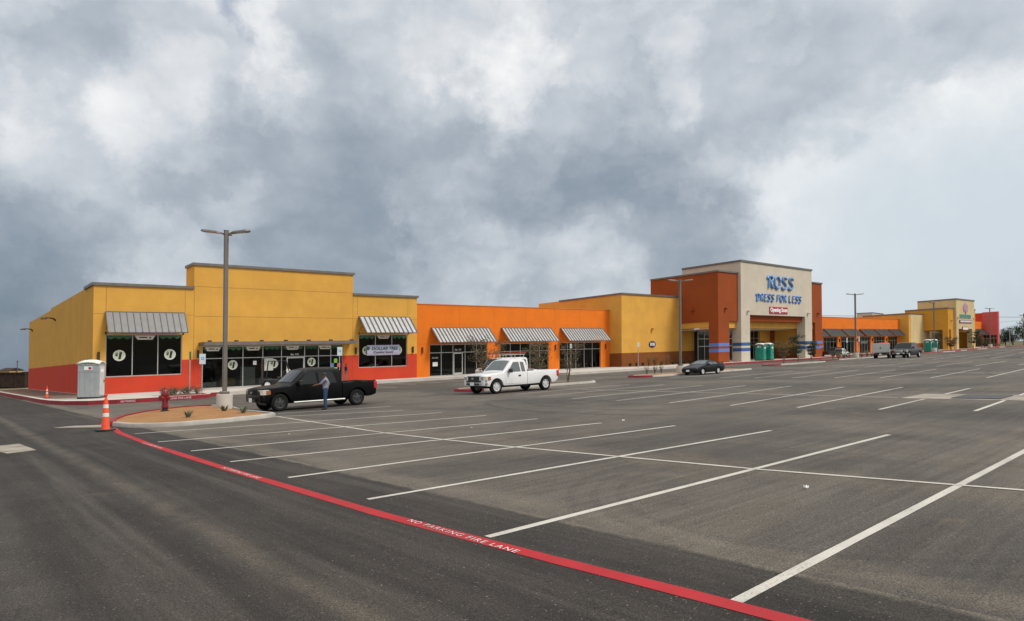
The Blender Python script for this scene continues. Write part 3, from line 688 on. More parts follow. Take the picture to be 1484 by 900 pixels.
b3.boxes('entry_fascia', [(60.6,78.45,7.7,8.45,5.95,6.85)], BRN)
b3.boxes('entry_soffit_band', [(60.6,78.45,6.9,7.6,4.95,5.95),(55.65,58.1,7.7,8.2,4.92,5.9),(52.95,53.4,1.75,7.0,5.05,5.9),(81,83.25,7.4,8.1,4.9,5.95)], YEL)
b3.boxes('soffit', [(52.9,85.9,1.75,6.9,4.86,4.94)], CRM)
for t0,t1,s0,s1,m in ((52.8,55.65,7.0,8.5,BLUE),(58.1,60.6,7.6,9,DBLU),(78.45,81,7.6,9,DBLU),(83.25,86,6.6,8.5,BLUE)):
    b3.boxes('stripe_band', [(t0-.015,t1+.015,s0-.015,s1+.015,z,z+.47) for z in (1.5,2.3)], m)
w = b3.window(57.2,75.4,0,4.85,(59,61,63,65,67,69,70.7,72.3,73.9),(2.45,3.6),s=2.3,fr=.1)
b3.boxes('interior_lining', [(57.3,75.3,-5,-4.9,0,4.8),(57.3,75.3,-4.9,2.2,.0,.02),(57.3,75.3,-4.9,2.2,4.75,4.84)], INT)
b3.boxes('entry_canopy', [(69.5,74.6,2.5,3.9,2.75,3.0)], BLK)
GL = {'R':[[(.16,0),(.16,.84)],[(-.04,.78),(.06,.93),(.40,1),(.60,.86),(.55,.64),(.30,.47)],[(.30,.47),(.52,.12),(.72,.02)]],
      'O':[[(.33+.33*math.cos(a*PI/8), .5+.5*math.sin(a*PI/8)) for a in range(17)]],
      'S':[[(.66,.86),(.46,1),(.2,.94),(.12,.74),(.3,.56),(.52,.42),(.60,.2),(.42,.02),(.18,0),(.02,.12)]],
      'D':[[(.14,.0),(.14,.84)],[(-.06,.80),(.06,.95),(.36,.98),(.62,.82),(.68,.45),(.54,.1),(.02,-.01)]],
      'E':[[(.58,.97),(.2,.95),(.14,.5),(.16,.03),(.60,.03)],[(.14,.52),(.5,.52)]],
      'F':[[(.62,.97),(.16,.95),(.14,.5),(.12,.0)],[(.14,.52),(.5,.52)]],
      'L':[[(.16,1),(.14,.04),(.62,.03)]]}
def glyphs(txt, t0, z0, w, h, r, s, mat):
    adv = [.86 if c_ != ' ' else .46 for c_ in txt]; k = w/(sum(adv)-.2); x = 0; mb = MB()
    for c_, a in zip(txt, adv):
        for st in GL.get(c_, []):
            mb.tube([(t0+(x+p)*k+q*h*.05, s, z0+q*h) for p, q in st], r, 8)
        x += a
    return b3.part('sign_lettering', mb, mat, smooth=50)
glyphs('ROSS', 65.75, 11.1, 8.3, 1.85, .2, 9.12, SGNB)
glyphs('DRESS FOR LESS', 62.35, 9.05, 14.5, 1.05, .125, 9.1, SGNB)
pn = b3.boxes('opening_soon_panel', [(66.4,72.2,9.01,9.1,7.15,8.2)], CRIM); b3.text('lettering','Opening Soon',69.3,7.66,9.12,5.5,.86,WHT,pn,depth=.03,bold=.05)
d = b3.disc(46.1,2.11,2.95,.78,M('navy_oval',(.02,.03,.10),.5,var=0),'oval_sign',None,sq=.58,d=.08); b3.text('lettering','ROSS',46.1,2.95,2.2,1.05,.42,WHT,d,depth=.01,bold=.04)
b3.spot(46.1,5.15,2.1,YEL); b3.spot(54.6,7.7,8.5,BRN); b3.spot(59.9,7.4,9,CRM); b3.spot(79.4,7.4,9,CRM); b3.spot(84.2,7.5,8.5,BRN)
mb = MB(); mb.box(52.5,52.8,4.2,4.6,7.6,7.85); mb.lathe([(0,0),(.25,.03),(.25,.2),(0,.25)],10,(52.35,4.4,7.55)); b3.part('wall_lamp', mb, BRN)

# ---- second orange shop row
b4 = Bld('orange_shop_row', 'long orange shop row with dark slanted awnings, right of the cream tower', 'shops', 86)
aw = [(89,96.5),(97.6,104.9),(105.9,113.6),(114.5,122.4),(124.1,131.4),(132.3,140.0),(141.1,148.3)]
wn = [(a+.3,c-.9) for a, c in aw]
b4.vox('wall', [(86.02,148.8,-16,0,-.4,7.8)], [(a,c,-.6,.2,-.02,3.7) for a,c in wn]+[(86.5,148.4,-9,-.35,0,4.8),(86.5,148.4,-15.6,-.4,6.9,9)], ORG)
b4.boxes('interior_lining', [(86.6,148.3,-8.95,-8.8,.02,4.7),(86.6,148.3,-8.8,-.4,.01,.03),(86.6,148.3,-8.8,-.4,4.65,4.75)], INT)
b4.boxes('roof_edge', [(86.02,148.8,-.3,.05,7.8,7.9)], ORJ)
for i, (a, c) in enumerate(aw): b4.awning(a,c,5.35,3.85,1.6,AWD,18,back=BRN)
for a, c in wn:
    n = 4; b4.window(a,c,0,3.7,tuple(a+(c-a)*k/n for k in range(1,n)),(2.75,))
b4.text('lettering','OPEN',127.3,2.4,SI,4,.5,OFFW,None,depth=.01,shear=.2)
for i in range(6): b4.lamp((aw[i][1]+aw[i+1][0])/2-.4, 3.0)

# ---- tan tower store
b5 = Bld('tan_tower_store', 'far store with tan entrance tower and ochre wings beyond the second orange row', 'store', 148.8)
b5.vox('wing_wall', [(148.8,159,-14,2.1,1.84,9.1)], [(149.2,158.6,-13.6,1.7,8.2,10)], YEL)
b5.boxes('wing_front_panel', [(149.9,158.98,2.1,2.16,1.84,8.9)], TAN)
b5.vox('wing_base', [(148.8,159,-14,2.16,-.4,1.84)], [], DBR)
b5.coping(148.8,159,-8.5,2.1,9.15,right=False,h=.3)
b5.vox('arcade_back_wall', [(159,163.6,-6,2.2,-.4,5)], [], TAN); b5.vox('arcade_back_wall', [(179.4,182.6,-6,2.2,-.4,5)], [], TAN)
b5.vox('ochre_wing', [(159,163.6,-2,7.6,5.0,10.3),(161.2,163.6,6.4,7.6,-.4,5.0),(159,159.8,6.4,7.6,-.4,5.0)], [], OCH)
b5.vox('ochre_wing', [(179.4,182.6,-2,7.6,-.4,10.3)], [], OCH)
b5.coping(159,163.6,-2,7.6,10.3,right=False,h=.3); b5.coping(179.4,182.6,-2,7.6,10.3,left=False,h=.3)
b5.vox('entrance_tower', [(163.6,179.4,-.5,8.2,5.1,12.65),(163.6,165.4,7,8.2,-.4,5.1),(177.2,179.4,7,8.2,-.4,5.1)], [], TAN)
b5.coping(163.6,179.4,-.5,8.2,12.65,h=.3)
b5.boxes('entry_soffit_band', [(165.4,177.2,6.6,7.2,4.3,5.1)], OCH)
b5.window(165.4,177.2,0,4.3,(167,168.8,170.6,172.4,174.2,176),(2.4,),s=2.4,fr=.12); b5.boxes('interior_lining', [(165.4,177.2,-3,-2.9,0,4.3)], INT)
b5.boxes('entry_column', [(165.6,167.2,4.6,5.4,-.3,4.3)], OCH)
mb = MB()
for k, (dx, dz, r) in enumerate(((-1.3,0,1.0),(.0,.25,1.1),(1.3,0,1.0),(0,-.7,.9))): mb.prism([(171.3+dx+r*.75*math.cos(i*PI/6), 10.55+dz+r*math.sin(i*PI/6)) for i in range(12)], 8.2, 8.32+.02*k, 'y')
b5.part('emblem', mb, MAUV)
mb = MB(); 
for i in range(6): 
    q = 166.3+i*1.62; mb.box(q,q+.35,8.2,8.35,7.85,8.85); mb.box(q+.35,q+1.2,8.2,8.35,8.6,8.85); mb.box(q+.9,q+1.25,8.2,8.36,7.85,8.6)
b5.part('sign_lettering', mb, TEAL)
p_ = b5.boxes('sign_panel', [(165.8,176.5,8.21,8.32,6.6,7.4)], PURP); mb = MB()
for i in range(9): mb.box(166.6+i*1.08,167.4+i*1.08,8.32,8.36,6.82,7.25)
b5.part('lettering', mb, OFFW, p_)
p_ = b5.boxes('sign_panel', [(168.2,173.2,8.21,8.32,4.75,5.65)], PURP); b5.boxes('sign_face', [(168.5,172.9,8.32,8.36,4.9,5.5)], OFFW, p_)
for t in (164.3,178.4): b5.spot(t,7.9,8.2,TAN)
b5.spot(161.5,7.2,7.6,OCH)
rt = thing('rooftop_unit', 'pale air handling unit on the roof behind the far yellow parapet', 'rooftop unit', 166, -13, WALK+8.6)
mb = MB(); mb.box(-4,4,-2,2,0,1.9); mb.build('casing', M('pale_metal',(.45,.42,.36),.6,var=.1), rt, bevel=.05)
mb = MB(); mb.box(-4.1,4.1,-2.1,2.1,1.9,2.05); mb.build('lid', COP, rt)

# ---- red corner shop and its orange link
b6 = Bld('red_corner_shop', 'far red shop with glazed ground floor at the end of the row', 'shops', 182.6)
b6.vox('link_wall', [(182.6,222,-12,0,-.4,8.0)], [(212.5,221.4,-.6,.2,-.02,3.3),(183,221.6,-8,-.35,0,4.6)], ORG)
b6.window(212.5,221.4,0,3.3,(214.7,217,219.2),(2.4,)); b6.boxes('interior_lining', [(183.2,221.5,-7.9,-7.8,0,4.5)], INT)
b6.awning(212,222.2,5.6,3.9,1.7,AWD,20,back=BRN)
b6.vox('red_wall', [(222,223.6,-12,0,-.4,10.8)], [], RED)
b6.vox('red_wall', [(222,223.6,0,4.1,4.4,11.0),(222,223.6,0,.35,-.4,4.4),(222,223.6,3.7,4.1,-.4,4.4),(222,223.6,1.85,2.2,-.4,4.4),(222.0,223.6,.35,3.7,3.6,4.4)], [], RSE)
mb = MB(); mb.box(222.1,222.2,.35,3.7,2.6,2.7); mb.box(222.1,222.2,1.05,1.12,0,3.6); mb.box(222.1,222.2,2.9,2.97,0,3.6); w = b6.part('shop_window', mb, ALU)
mb = MB(); mb.add([(222.15,.35,0),(222.15,3.7,0),(222.15,3.7,3.6),(222.15,.35,3.6)], [(3,2,1,0)]); b6.part('glass_pane', mb, GLS, w)
b6.boxes('interior_lining', [(223.4,223.5,.35,3.7,0,3.6)], INT)

# ------------------------------------------------------------------ vehicles
def lerp(tab, x):
    if x <= tab[0][0]: return tab[0][1]
    for (a, p), (c, q) in zip(tab, tab[1:]):
        if x <= c: return p+(q-p)*(x-a)/(c-a)
    return tab[-1][1]
class Car:
    """lofted body; xf runs back from the nose, local +x is forward"""
    def __init__(c, Ln, top, wid, belt, zl, wheels, ar, tum, crown=.05, x0=None, x1=None, tumr=None):
        c.L = Ln; c.top = top; c.wid = wid; c.belt = belt; c.zl = zl; c.wh = wheels; c.ar = ar; c.tum = tum; c.crown = crown
        c.x0 = top[0][0] if x0 is None else x0; c.x1 = top[-1][0] if x1 is None else x1
    def low(c, x):
        z = lerp(c.zl, x) if isinstance(c.zl, list) else c.zl
        for xc, zc in c.wh:
            d = abs(x-xc)
            if d < c.ar: z = max(z, zc+math.sqrt(c.ar**2-d*d))
        return z
    def W(c, x, z):
        w = lerp(c.wid, x); b = lerp(c.belt, x); l = lerp(c.zl, x) if isinstance(c.zl, list) else c.zl
        if z > b: return w*.985-(z-b)*c.tum
        k = (z-l)/max(.01, b-l)
        return w*(lerp([(0,.955),(.15,.985),(.45,1.0),(.75,1.0),(1,.985)], k))
    def sec(c, x):
        zl = c.low(x); zt = lerp(c.top, x); b = min(lerp(c.belt, x), zt-.05); zl = min(zl, b-.05)
        r = []
        for k in (0,.12,.3,.5,.7,.88,1): z = zl+(b-zl)*k; r.append((c.W(x,z), z))
        e = zt-.05
        for k in (.33,.66,1): z = b+(e-b)*k; r.append((c.W(x,z), z))
        wt = c.W(x, e)
        r += [(wt-.018, zt-.016), (wt-.06, zt+.0)]
        for k in (.8,.45,0): r.append(((wt-.06)*k, zt+c.crown*(1-k*k)))
        return [(0, zl), (c.W(x,zl)*.92, zl)]+r
    def stations(c):
        xs = {c.x0, c.x1}|{x for x,_ in c.top}|{x for x,_ in c.wid}
        for xc, _ in c.wh:
            for k in range(-8, 9): xs.add(xc+c.ar*math.sin(k*PI/16)*.9995)
        x = c.x0
        while x < c.x1: xs.add(x); x += .22
        o = sorted(q for q in xs if c.x0 <= q <= c.x1); r = [o[0]]
        for q in o[1:]:
            if q-r[-1] > .012: r.append(q)
        return r
    def shell(c, mb=None):
        mb = mb or MB(); S = c.stations(); vs = []; fs = []; n = None
        for x in S:
            h = c.sec(x); full = h+[(-y, z) for y, z in reversed(h[1:-1])]
            n = len(full); vs += [(c.L/2-x, y, z) for y, z in full]
        for i in range(len(S)-1):
            for k in range(n): fs.append((i*n+k, i*n+(k+1)%n, (i+1)*n+(k+1)%n, (i+1)*n+k))
        fs.append(tuple(range(n))); fs.append(tuple(reversed([(len(S)-1)*n+k for k in range(n)])))
        fs = [tuple(reversed(f)) for f in fs]
        mb.add(vs, fs); return mb
    def patch(c, mb, corners, off, side, n=5, m=5):
        """a panel on the body side; corners (xf, z): rear/front order free, bilinear"""
        (a, b_, c_, d) = corners; vs = []; fs = []
        for i in range(n+1):
            for j in range(m+1):
                u, v = i/n, j/m
                x = (a[0]*(1-u)+b_[0]*u)*(1-v)+(d[0]*(1-u)+c_[0]*u)*v; z = (a[1]*(1-u)+b_[1]*u)*(1-v)+(d[1]*(1-u)+c_[1]*u)*v
                vs.append((c.L/2-x, side*(c.W(x,z)+off), z))
        N_ = len(vs); vs += [(x, y-side*.02, z) for x, y, z in vs]
        for i in range(n):
            for j in range(m): a_ = i*(m+1)+j; fs.append((a_, a_+1, a_+m+2, a_+m+1) if side > 0 else (a_, a_+m+1, a_+m+2, a_+1))
        ring = [i*(m+1) for i in range(n+1)]+[n*(m+1)+j for j in range(1,m+1)]+[i*(m+1)+m for i in range(n-1,-1,-1)]+[j for j in range(m-1,0,-1)]
        for p, q in zip(ring, ring[1:]+ring[:1]): fs.append((p, q, q+N_, p+N_) if side < 0 else (q, p, p+N_, q+N_))
        mb.add(vs, fs); return mb
    def sheet(c, mb, xa, xb, wa, wb, off, n=6, m=6):
        """glass on the top surface between xf = xa and xb"""
        vs = []; fs = []
        for i in range(n+1):
            x = xa+(xb-xa)*i/n; zt = lerp(c.top, x); wt = c.W(x, zt-.05)-.06; w = wa+(wb-wa)*i/n
            dz = lerp(c.top, x+.02)-lerp(c.top, x-.02); nn = math.hypot(.04, dz); nx, nz = dz/nn, .04/nn
            for j in range(m+1):
                y = w*(2*j/m-1); k = min(1, abs(y)/wt); vs.append((c.L/2-x+nx*off, y, zt+c.crown*(1-k*k)+nz*off))
        for i in range(n):
            for j in range(m): a = i*(m+1)+j; fs.append((a, a+m+1, a+m+2, a+1))
        # face direction: outwards
        mb.add(vs, [tuple(reversed(f)) for f in fs]); return mb
def arc_bar(mb, xc, xe, hw, z0, z1, dep, n=8, mi=0):
    """bumper-like bar bowed in plan: xc at the middle, xe at the ends"""
    f = [(xc+(xe-xc)*abs(2*i/n-1)**2.2, hw*(2*i/n-1)) for i in range(n+1)]
    sg = 1 if xc > xe else -1
    poly = f+[(x-sg*dep, y*.97) for x, y in reversed(f)]
    mb.prism(poly, z0, z1, 'z', mi)
def wheel(root, x, y, r, w, side, rim, spokes=5, hub=.62):
    wh = bpy.data.objects.new('wheel', None); COL.objects.link(wh); wh.parent = root; wh.location = (x, y, r)
    mb = MB(); h = w/2; ri = r*hub
    mb.lathe([(ri,-h*.8),(r*.8,-h),(r*.94,-h*.9),(r,-h*.6),(r,h*.6),(r*.94,h*.9),(r*.8,h),(ri,h*.8)], 24, axis='y', cap=False); mb.build('tyre', RUB, wh, smooth=50, clean=True)
    mb = MB(); o = side*h
    mb.lathe([(ri*1.02,-o*.7),(ri*1.02,o*.85),(ri*.93,o*.8),(ri*.88,o*.4),(0.02,o*.4)], 20, axis='y', cap=False)
    mb.lathe([(ri*.28,o*.4),(ri*.26,o*.72),(0.01,o*.78)], 12, axis='y')
    for k in range(spokes):
        a = 2*PI*k/spokes+.3; ca, sa = math.cos(a), math.sin(a); ws = ri*.21
        for q in (0,):
            P = lambda rr, ww, yy: (rr*ca-ww*sa, yy, rr*sa+ww*ca)
            vs = [P(ri*.2,-ws,o*.7),P(ri*.2,ws,o*.7),P(ri*.92,ws*.8,o*.62),P(ri*.92,-ws*.8,o*.62)]; vs += [(p[0],p[1]-o*.3,p[2]) for p in vs]
            fs = [(0,1,2,3),(4,7,6,5),(0,4,5,1),(1,5,6,2),(2,6,7,3),(3,7,4,0)]
            mb.add(vs, fs if side < 0 else [tuple(reversed(f)) for f in fs])
    mb.build('rim', rim, wh, smooth=40, clean=True)
    return wh
def two(fn): 
    for s in (-1, 1): fn(s)
def plate(root, x, y, z, sg):
    mb = MB(); mb.box(x-.01, x+.01, y-.17, y+.17, z-.09, z+.09); mb.build('number_plate', WHT, root)

def pickup(name, label, paintm, t, s, rot, scale, ext=False, glassm=CGLS, bumper=CHR, rim=RIMS, grille=BLK, group=None, wb=3.5, boards=False, lens=LTCLR, low=0.):
    root = thing(name, label, 'pickup truck', t, s, 0, rot, group, True, scale)
    Lc = 3.95 if ext else 3.2; Ln = .95+wb+1.12; rz = .39; z0 = .43-low
    wz = (.95, rz), (.95+wb, rz)
    top = [(.10,.93),(.16,1.02),(.5,1.085),(1.0,1.12),(1.42,1.15),(1.5,1.19),(2.12,1.74),(2.22,1.80),(2.5,1.85),(Lc-.3,1.85),(Lc-.1,1.80),(Lc,1.72)]
    wid = [(.10,.86),(.2,.93),(.45,.965),(1,.985),(Lc,.985)]
    c = Car(Ln, top, wid, [(.1,.95),(1.2,1.06),(Lc,1.12)], [(.1,z0+.05),(.4,z0),(Lc,z0)], wz, .47, .20, .05)
    c.shell().build('body', paintm, root, smooth=38)
    # cargo bed: an open box with wheel arches, floor and tailgate
    xb0, xb1 = Lc+.035, Ln-.09; cb = Car(Ln, [(xb0,1.16),(xb1,1.18)], [(xb0,.985),(xb1-.5,.985),(xb1,.955)], [(xb0,1.12),(xb1,1.13)], [(xb0,z0),(xb1-.3,z0+.03),(xb1,z0+.12)], wz, .48, .1, 0)
    mb = MB(); S = cb.stations(); vs = []; fs = []
    for x in S:
        zl = cb.low(x); zt = lerp(cb.top, x); h = []
        for k in (0,.1,.25,.45,.65,.82,.94): z = zl+(zt-zl)*k; h.append((cb.W(x,min(z,1.12)), z))
        w = h[-1][0]; h += [(w-.02,zt),(w-.09,zt),(w-.1,zt-.03),(w-.13,.68 if zl < .7 else max(.68, zl+.03)),(0,.68 if zl < .7 else max(.68, zl+.03))]
        h = [(0,zl)]+h; full = h+[(-y,z) for y,z in reversed(h[1:-1])]; n = len(full); vs += [(Ln/2-x,y,z) for y,z in full]
    for i in range(len(S)-1):
        for k in range(n): fs.append(tuple(reversed((i*n+k, i*n+(k+1)%n, (i+1)*n+(k+1)%n, (i+1)*n+k))))
    fs.append(tuple(reversed(range(n)))); fs.append(tuple((len(S)-1)*n+k for k in range(n)))
    mb.add(vs, fs)
    x = Ln/2-xb0; mb.box(x-.05, x-.003, -.87, .87, .69, 1.14)
    bd = mb.build('cargo_bed', paintm, root, smooth=38, tri=True)
    x = Ln/2-xb1; mb = MB(); mb.box(x-.03, x+.04, -.84, .84, .6, 1.17); tg = mb.build('tailgate', paintm, root, bevel=.02)
    mb = MB(); mb.box(x-.045, x-.03, -.12, .12, .98, 1.05); mb.build('handle', BLK, tg)
    for sd in (-1, 1):
        mb = MB(); c.patch(mb, [(1.6,.52),(2.78,.52),(2.78,1.11),(1.56,1.09)], .009, sd); d = mb.build('door', paintm, root, smooth=50)
        mb = MB(); c.patch(mb, [(2.52,.90),(2.7,.90),(2.7,.975),(2.52,.975)], .03, sd, 2, 2); mb.build('door_handle', BLK if paintm is not PBLK else paintm, d)
        mb = MB(); c.patch(mb, [(1.78,1.15),(2.72,1.15),(2.66,1.70),(2.26,1.70)], .006, sd); mb.build('side_window', glassm, root, smooth=50)
        if ext: mb = MB(); c.patch(mb, [(2.82,1.15),(3.7,1.15),(3.5,1.69),(2.8,1.70)], .006, sd); mb.build('side_window', glassm, root, smooth=50)
        else: mb = MB(); c.patch(mb, [(2.80,1.15),(3.08,1.15),(3.02,1.68),(2.76,1.70)], .006, sd); mb.build('side_window', glassm, root, smooth=50)
        mb = MB(); mb.box(Ln/2-1.92, Ln/2-1.78, sd*1.0-.0 if sd > 0 else -1.22, 1.22 if sd > 0 else -1.0, 1.12, 1.34); mb.box(Ln/2-1.87,Ln/2-1.83,min(sd*.9,sd*1.02),max(sd*.9,sd*1.02),1.15,1.2); mb.build('mirror', BLK, root, bevel=.03)
        mb = MB(); arc = [(Ln/2-.10,.60),(Ln/2-.10,.86),(Ln/2-.2,.955),(Ln/2-.46,.985),(Ln/2-.46,.955),(Ln/2-.3,.80),(Ln/2-.3,.60)]
        mb.prism([(x, sd*y) for x, y in (arc if sd > 0 else arc[::-1])], .76, .98); mb.build('headlight', lens, root, bevel=.02)
        mb = MB(); mb.prism([(x, sd*y) for x, y in ([(Ln/2-.33,.955),(Ln/2-.34,.992),(Ln/2-.52,1.0),(Ln/2-.52,.95)][::sd])], .78, .95); mb.build('side_marker', LTAMB, root)
        x = Ln/2-xb1; y0, y1 = sorted((sd*.855, sd*.99)); mb = MB(); mb.box(x-.045, x+.13, y0, y1, .78, 1.12); mb.build('taillight', LTRED, root, bevel=.02)
        for xw in (.95, .95+wb): wheel(root, Ln/2-xw, sd*.83, rz, .27, sd, rim)
        if boards: mb = MB(); mb.tube([(Ln/2-1.55,sd*1.03,.40-low),(Ln/2-Lc-.1,sd*1.03,.40-low)], .045, 8); mb.build('side_step', ALU, root, smooth=60)
    mb = MB(); c.sheet(mb, 1.55, 2.14, .80, .68, .012); mb.build('windshield', glassm if glassm is CGLL else CGLS, root, smooth=60)
    mb = MB(); x = Ln/2-Lc; mb.prism([(-.72,1.2),(.72,1.2),(.62,1.66),(-.62,1.66)], x-.022, x+.05, 'x'); mb.build('rear_window', CGLS, root)
    mb = MB(); arc_bar(mb, Ln/2-.055, Ln/2-.12, .60, .74, 1.0, .12); g = mb.build('grille', grille, root, bevel=.015)
    mb = MB(); mb.tube([(Ln/2-.048, .0, .87), (Ln/2-.03, 0, .87)], .075, 14); g2 = mb.build('grille_badge', CHR, g); g2.scale = (1,1.5,.8); g2.location = (0,0,.17)
    mb = MB(); arc_bar(mb, Ln/2-.0, Ln/2-.2, .96, .50-low, .66, .16); bp = mb.build('front_bumper', bumper, root, bevel=.03)
    mb = MB(); arc_bar(mb, Ln/2-.015, Ln/2-.2, .95, .664, .76, .16); mb.build('bumper_pad', BLK, root, bevel=.015)
    mb = MB(); mb.box(Ln/2-.06, Ln/2+.006, -.5, .5, .53-low, .62-low); mb.build('air_intake', BLK, root)
    plate(root, Ln/2+.014, .0, .58-low, 1)
    mb = MB(); arc_bar(mb, -Ln/2+.0, -Ln/2+.12, .95, .50, .67, .15); mb.build('rear_bumper', bumper, root, bevel=.03)
    mb = MB(); mb.box(-Ln/2+.5, Ln/2-.5, -.45, .45, .30, .45); mb.box(Ln/2-1.0,Ln/2-.9,-.75,.75,.35,.43); mb.box(Ln/2-.99-wb,Ln/2-.91-wb,-.75,.75,.35,.43); mb.build('chassis', BLK, root)
    return root, Ln

tk, _ = pickup('pickup_truck', 'matte black extended cab pickup parked beside the tan island, man at its door', PBLK, -17.35, 30.55, PI, .955, ext=True, bumper=PBLK, rim=RIMD, boards=True, grille=PBLK, wb=3.8, lens=LTCLR, low=.04)
wt, _ = pickup('pickup_truck', 'white regular cab pickup with black grille, parked by the young trees', PWHT, -5.3, 30.55, PI, 1.0, glassm=CGLL, wb=3.72)
for n_, lab, x_, m_ in (('load_box','wooden crate in the bed of the white pickup behind its cab',-.95,WOOD),):
    o = thing(n_, lab, 'crate', -4.55, 30.55, .69, PI, None, True, .95); mb = MB(); mb.box(-.45,.45,-.6,.6,0,.55); mb.build('crate', m_, o, bevel=.02); mb = MB(); mb.box(-.47,.47,-.62,.62,.55,.6); mb.build('lid', M('galvanised_lid',(.4,.4,.4),.5,.4,var=.1), o)
dk, _ = pickup('pickup_truck', 'charcoal crew pickup with chrome bumper facing the camera in the far lot', PGRY, 74.4, 25.4, PI, 1.15, ext=True, wb=3.6, grille=CHR)
tp, _ = pickup('pickup_truck', 'small white pickup hitched to the black trailer', PWHT, 95.4, 7.6, 0, .84, ext=False, wb=3.4, bumper=CHR)

def coupe():
    root = thing('sports_coupe', 'low black sports coupe parked in front of the rust brown pier', 'car', 18.4, 27.95, 0, PI, None, True, .90)
    Ln = 4.9; top = [(.0,.52),(.08,.62),(.35,.70),(.8,.78),(1.5,.90),(1.6,.93),(2.35,1.235),(2.6,1.27),(3.0,1.27),(3.25,1.23),(3.95,1.02),(4.2,.99),(4.7,.98),(4.84,.93),(4.9,.80)]
    c = Car(Ln, top, [(0,.62),(.15,.78),(.5,.88),(1.0,.93),(3.0,.92),(3.8,.94),(4.6,.90),(4.9,.80)], [(0,.56),(.6,.68),(1.5,.84),(3.8,.90),(4.9,.85)], [(0,.26),(.4,.2),(4.4,.22),(4.9,.42)], ((1.03,.31),(3.62,.31)), .37, .42, .05)
    c.shell().build('body', PCPE, root, smooth=38)
    for sd in (-1, 1):
        mb = MB(); c.patch(mb, [(1.78,.90),(2.75,.93),(2.72,1.17),(2.22,1.15)], .006, sd); mb.build('side_window', CGLL, root, smooth=50)
        mb = MB(); c.patch(mb, [(2.82,.93),(3.55,.95),(3.3,1.10),(2.80,1.17)], .006, sd); mb.build('side_window', CGLL, root, smooth=50)
        mb = MB(); c.patch(mb, [(1.62,.30),(3.02,.30),(3.05,.86),(1.6,.80)], .008, sd); d = mb.build('door', PCPE, root, smooth=50)
        mb = MB(); c.patch(mb, [(2.78,.74),(2.95,.74),(2.95,.79),(2.78,.79)], .02, sd, 2, 2); mb.build('door_handle', BLK, d)
        y0, y1 = sorted((sd*.9, sd*1.06)); mb = MB(); mb.box(Ln/2-2.0, Ln/2-1.86, y0, y1, .90, 1.02); mb.build('mirror', PCPE, root, bevel=.03)
        pts = [(Ln/2-.075,.42),(Ln/2-.12,.70),(Ln/2-.32,.84),(Ln/2-.36,.80),(Ln/2-.2,.42)]; mb = MB(); mb.prism([(x, sd*y) for x, y in pts[::sd]], .53, .625); mb.build('headlight', CGLL, root, bevel=.015)
        y0, y1 = sorted((sd*.35, sd*.82)); mb = MB(); mb.box(-Ln/2-.005, -Ln/2+.1, y0, y1, .66, .80); mb.build('taillight', LTRED, root, bevel=.02)
        for xw in (1.03, 3.62): wheel(root, Ln/2-xw, sd*.80, .31, .23, sd, RIMS, hub=.68)
    mb = MB(); c.sheet(mb, 1.62, 2.36, .70, .56, .01); mb.build('windshield', CGLL, root, smooth=60)
    mb = MB(); c.sheet(mb, 3.22, 3.92, .52, .62, .01); mb.build('rear_window', CGLS, root, smooth=60)
    mb = MB(); arc_bar(mb, Ln/2+.03, Ln/2-.22, .80, .28, .50, .2); mb.build('front_bumper', PCPE, root, bevel=.04)
    mb = MB(); mb.box(Ln/2-.02, Ln/2+.035, -.55, .55, .30, .37); mb.build('air_intake', BLK, root); plate(root, Ln/2+.045, 0, .41, 1)
    mb = MB(); mb.box(-Ln/2+.05,-Ln/2+.25,-.75,.75,1.06,1.09); mb.box(-Ln/2+.1,-Ln/2+.2,-.7,-.66,.94,1.06); mb.box(-Ln/2+.1,-Ln/2+.2,.66,.7,.94,1.06); mb.build('spoiler', PCPE, root, bevel=.01)
coupe()

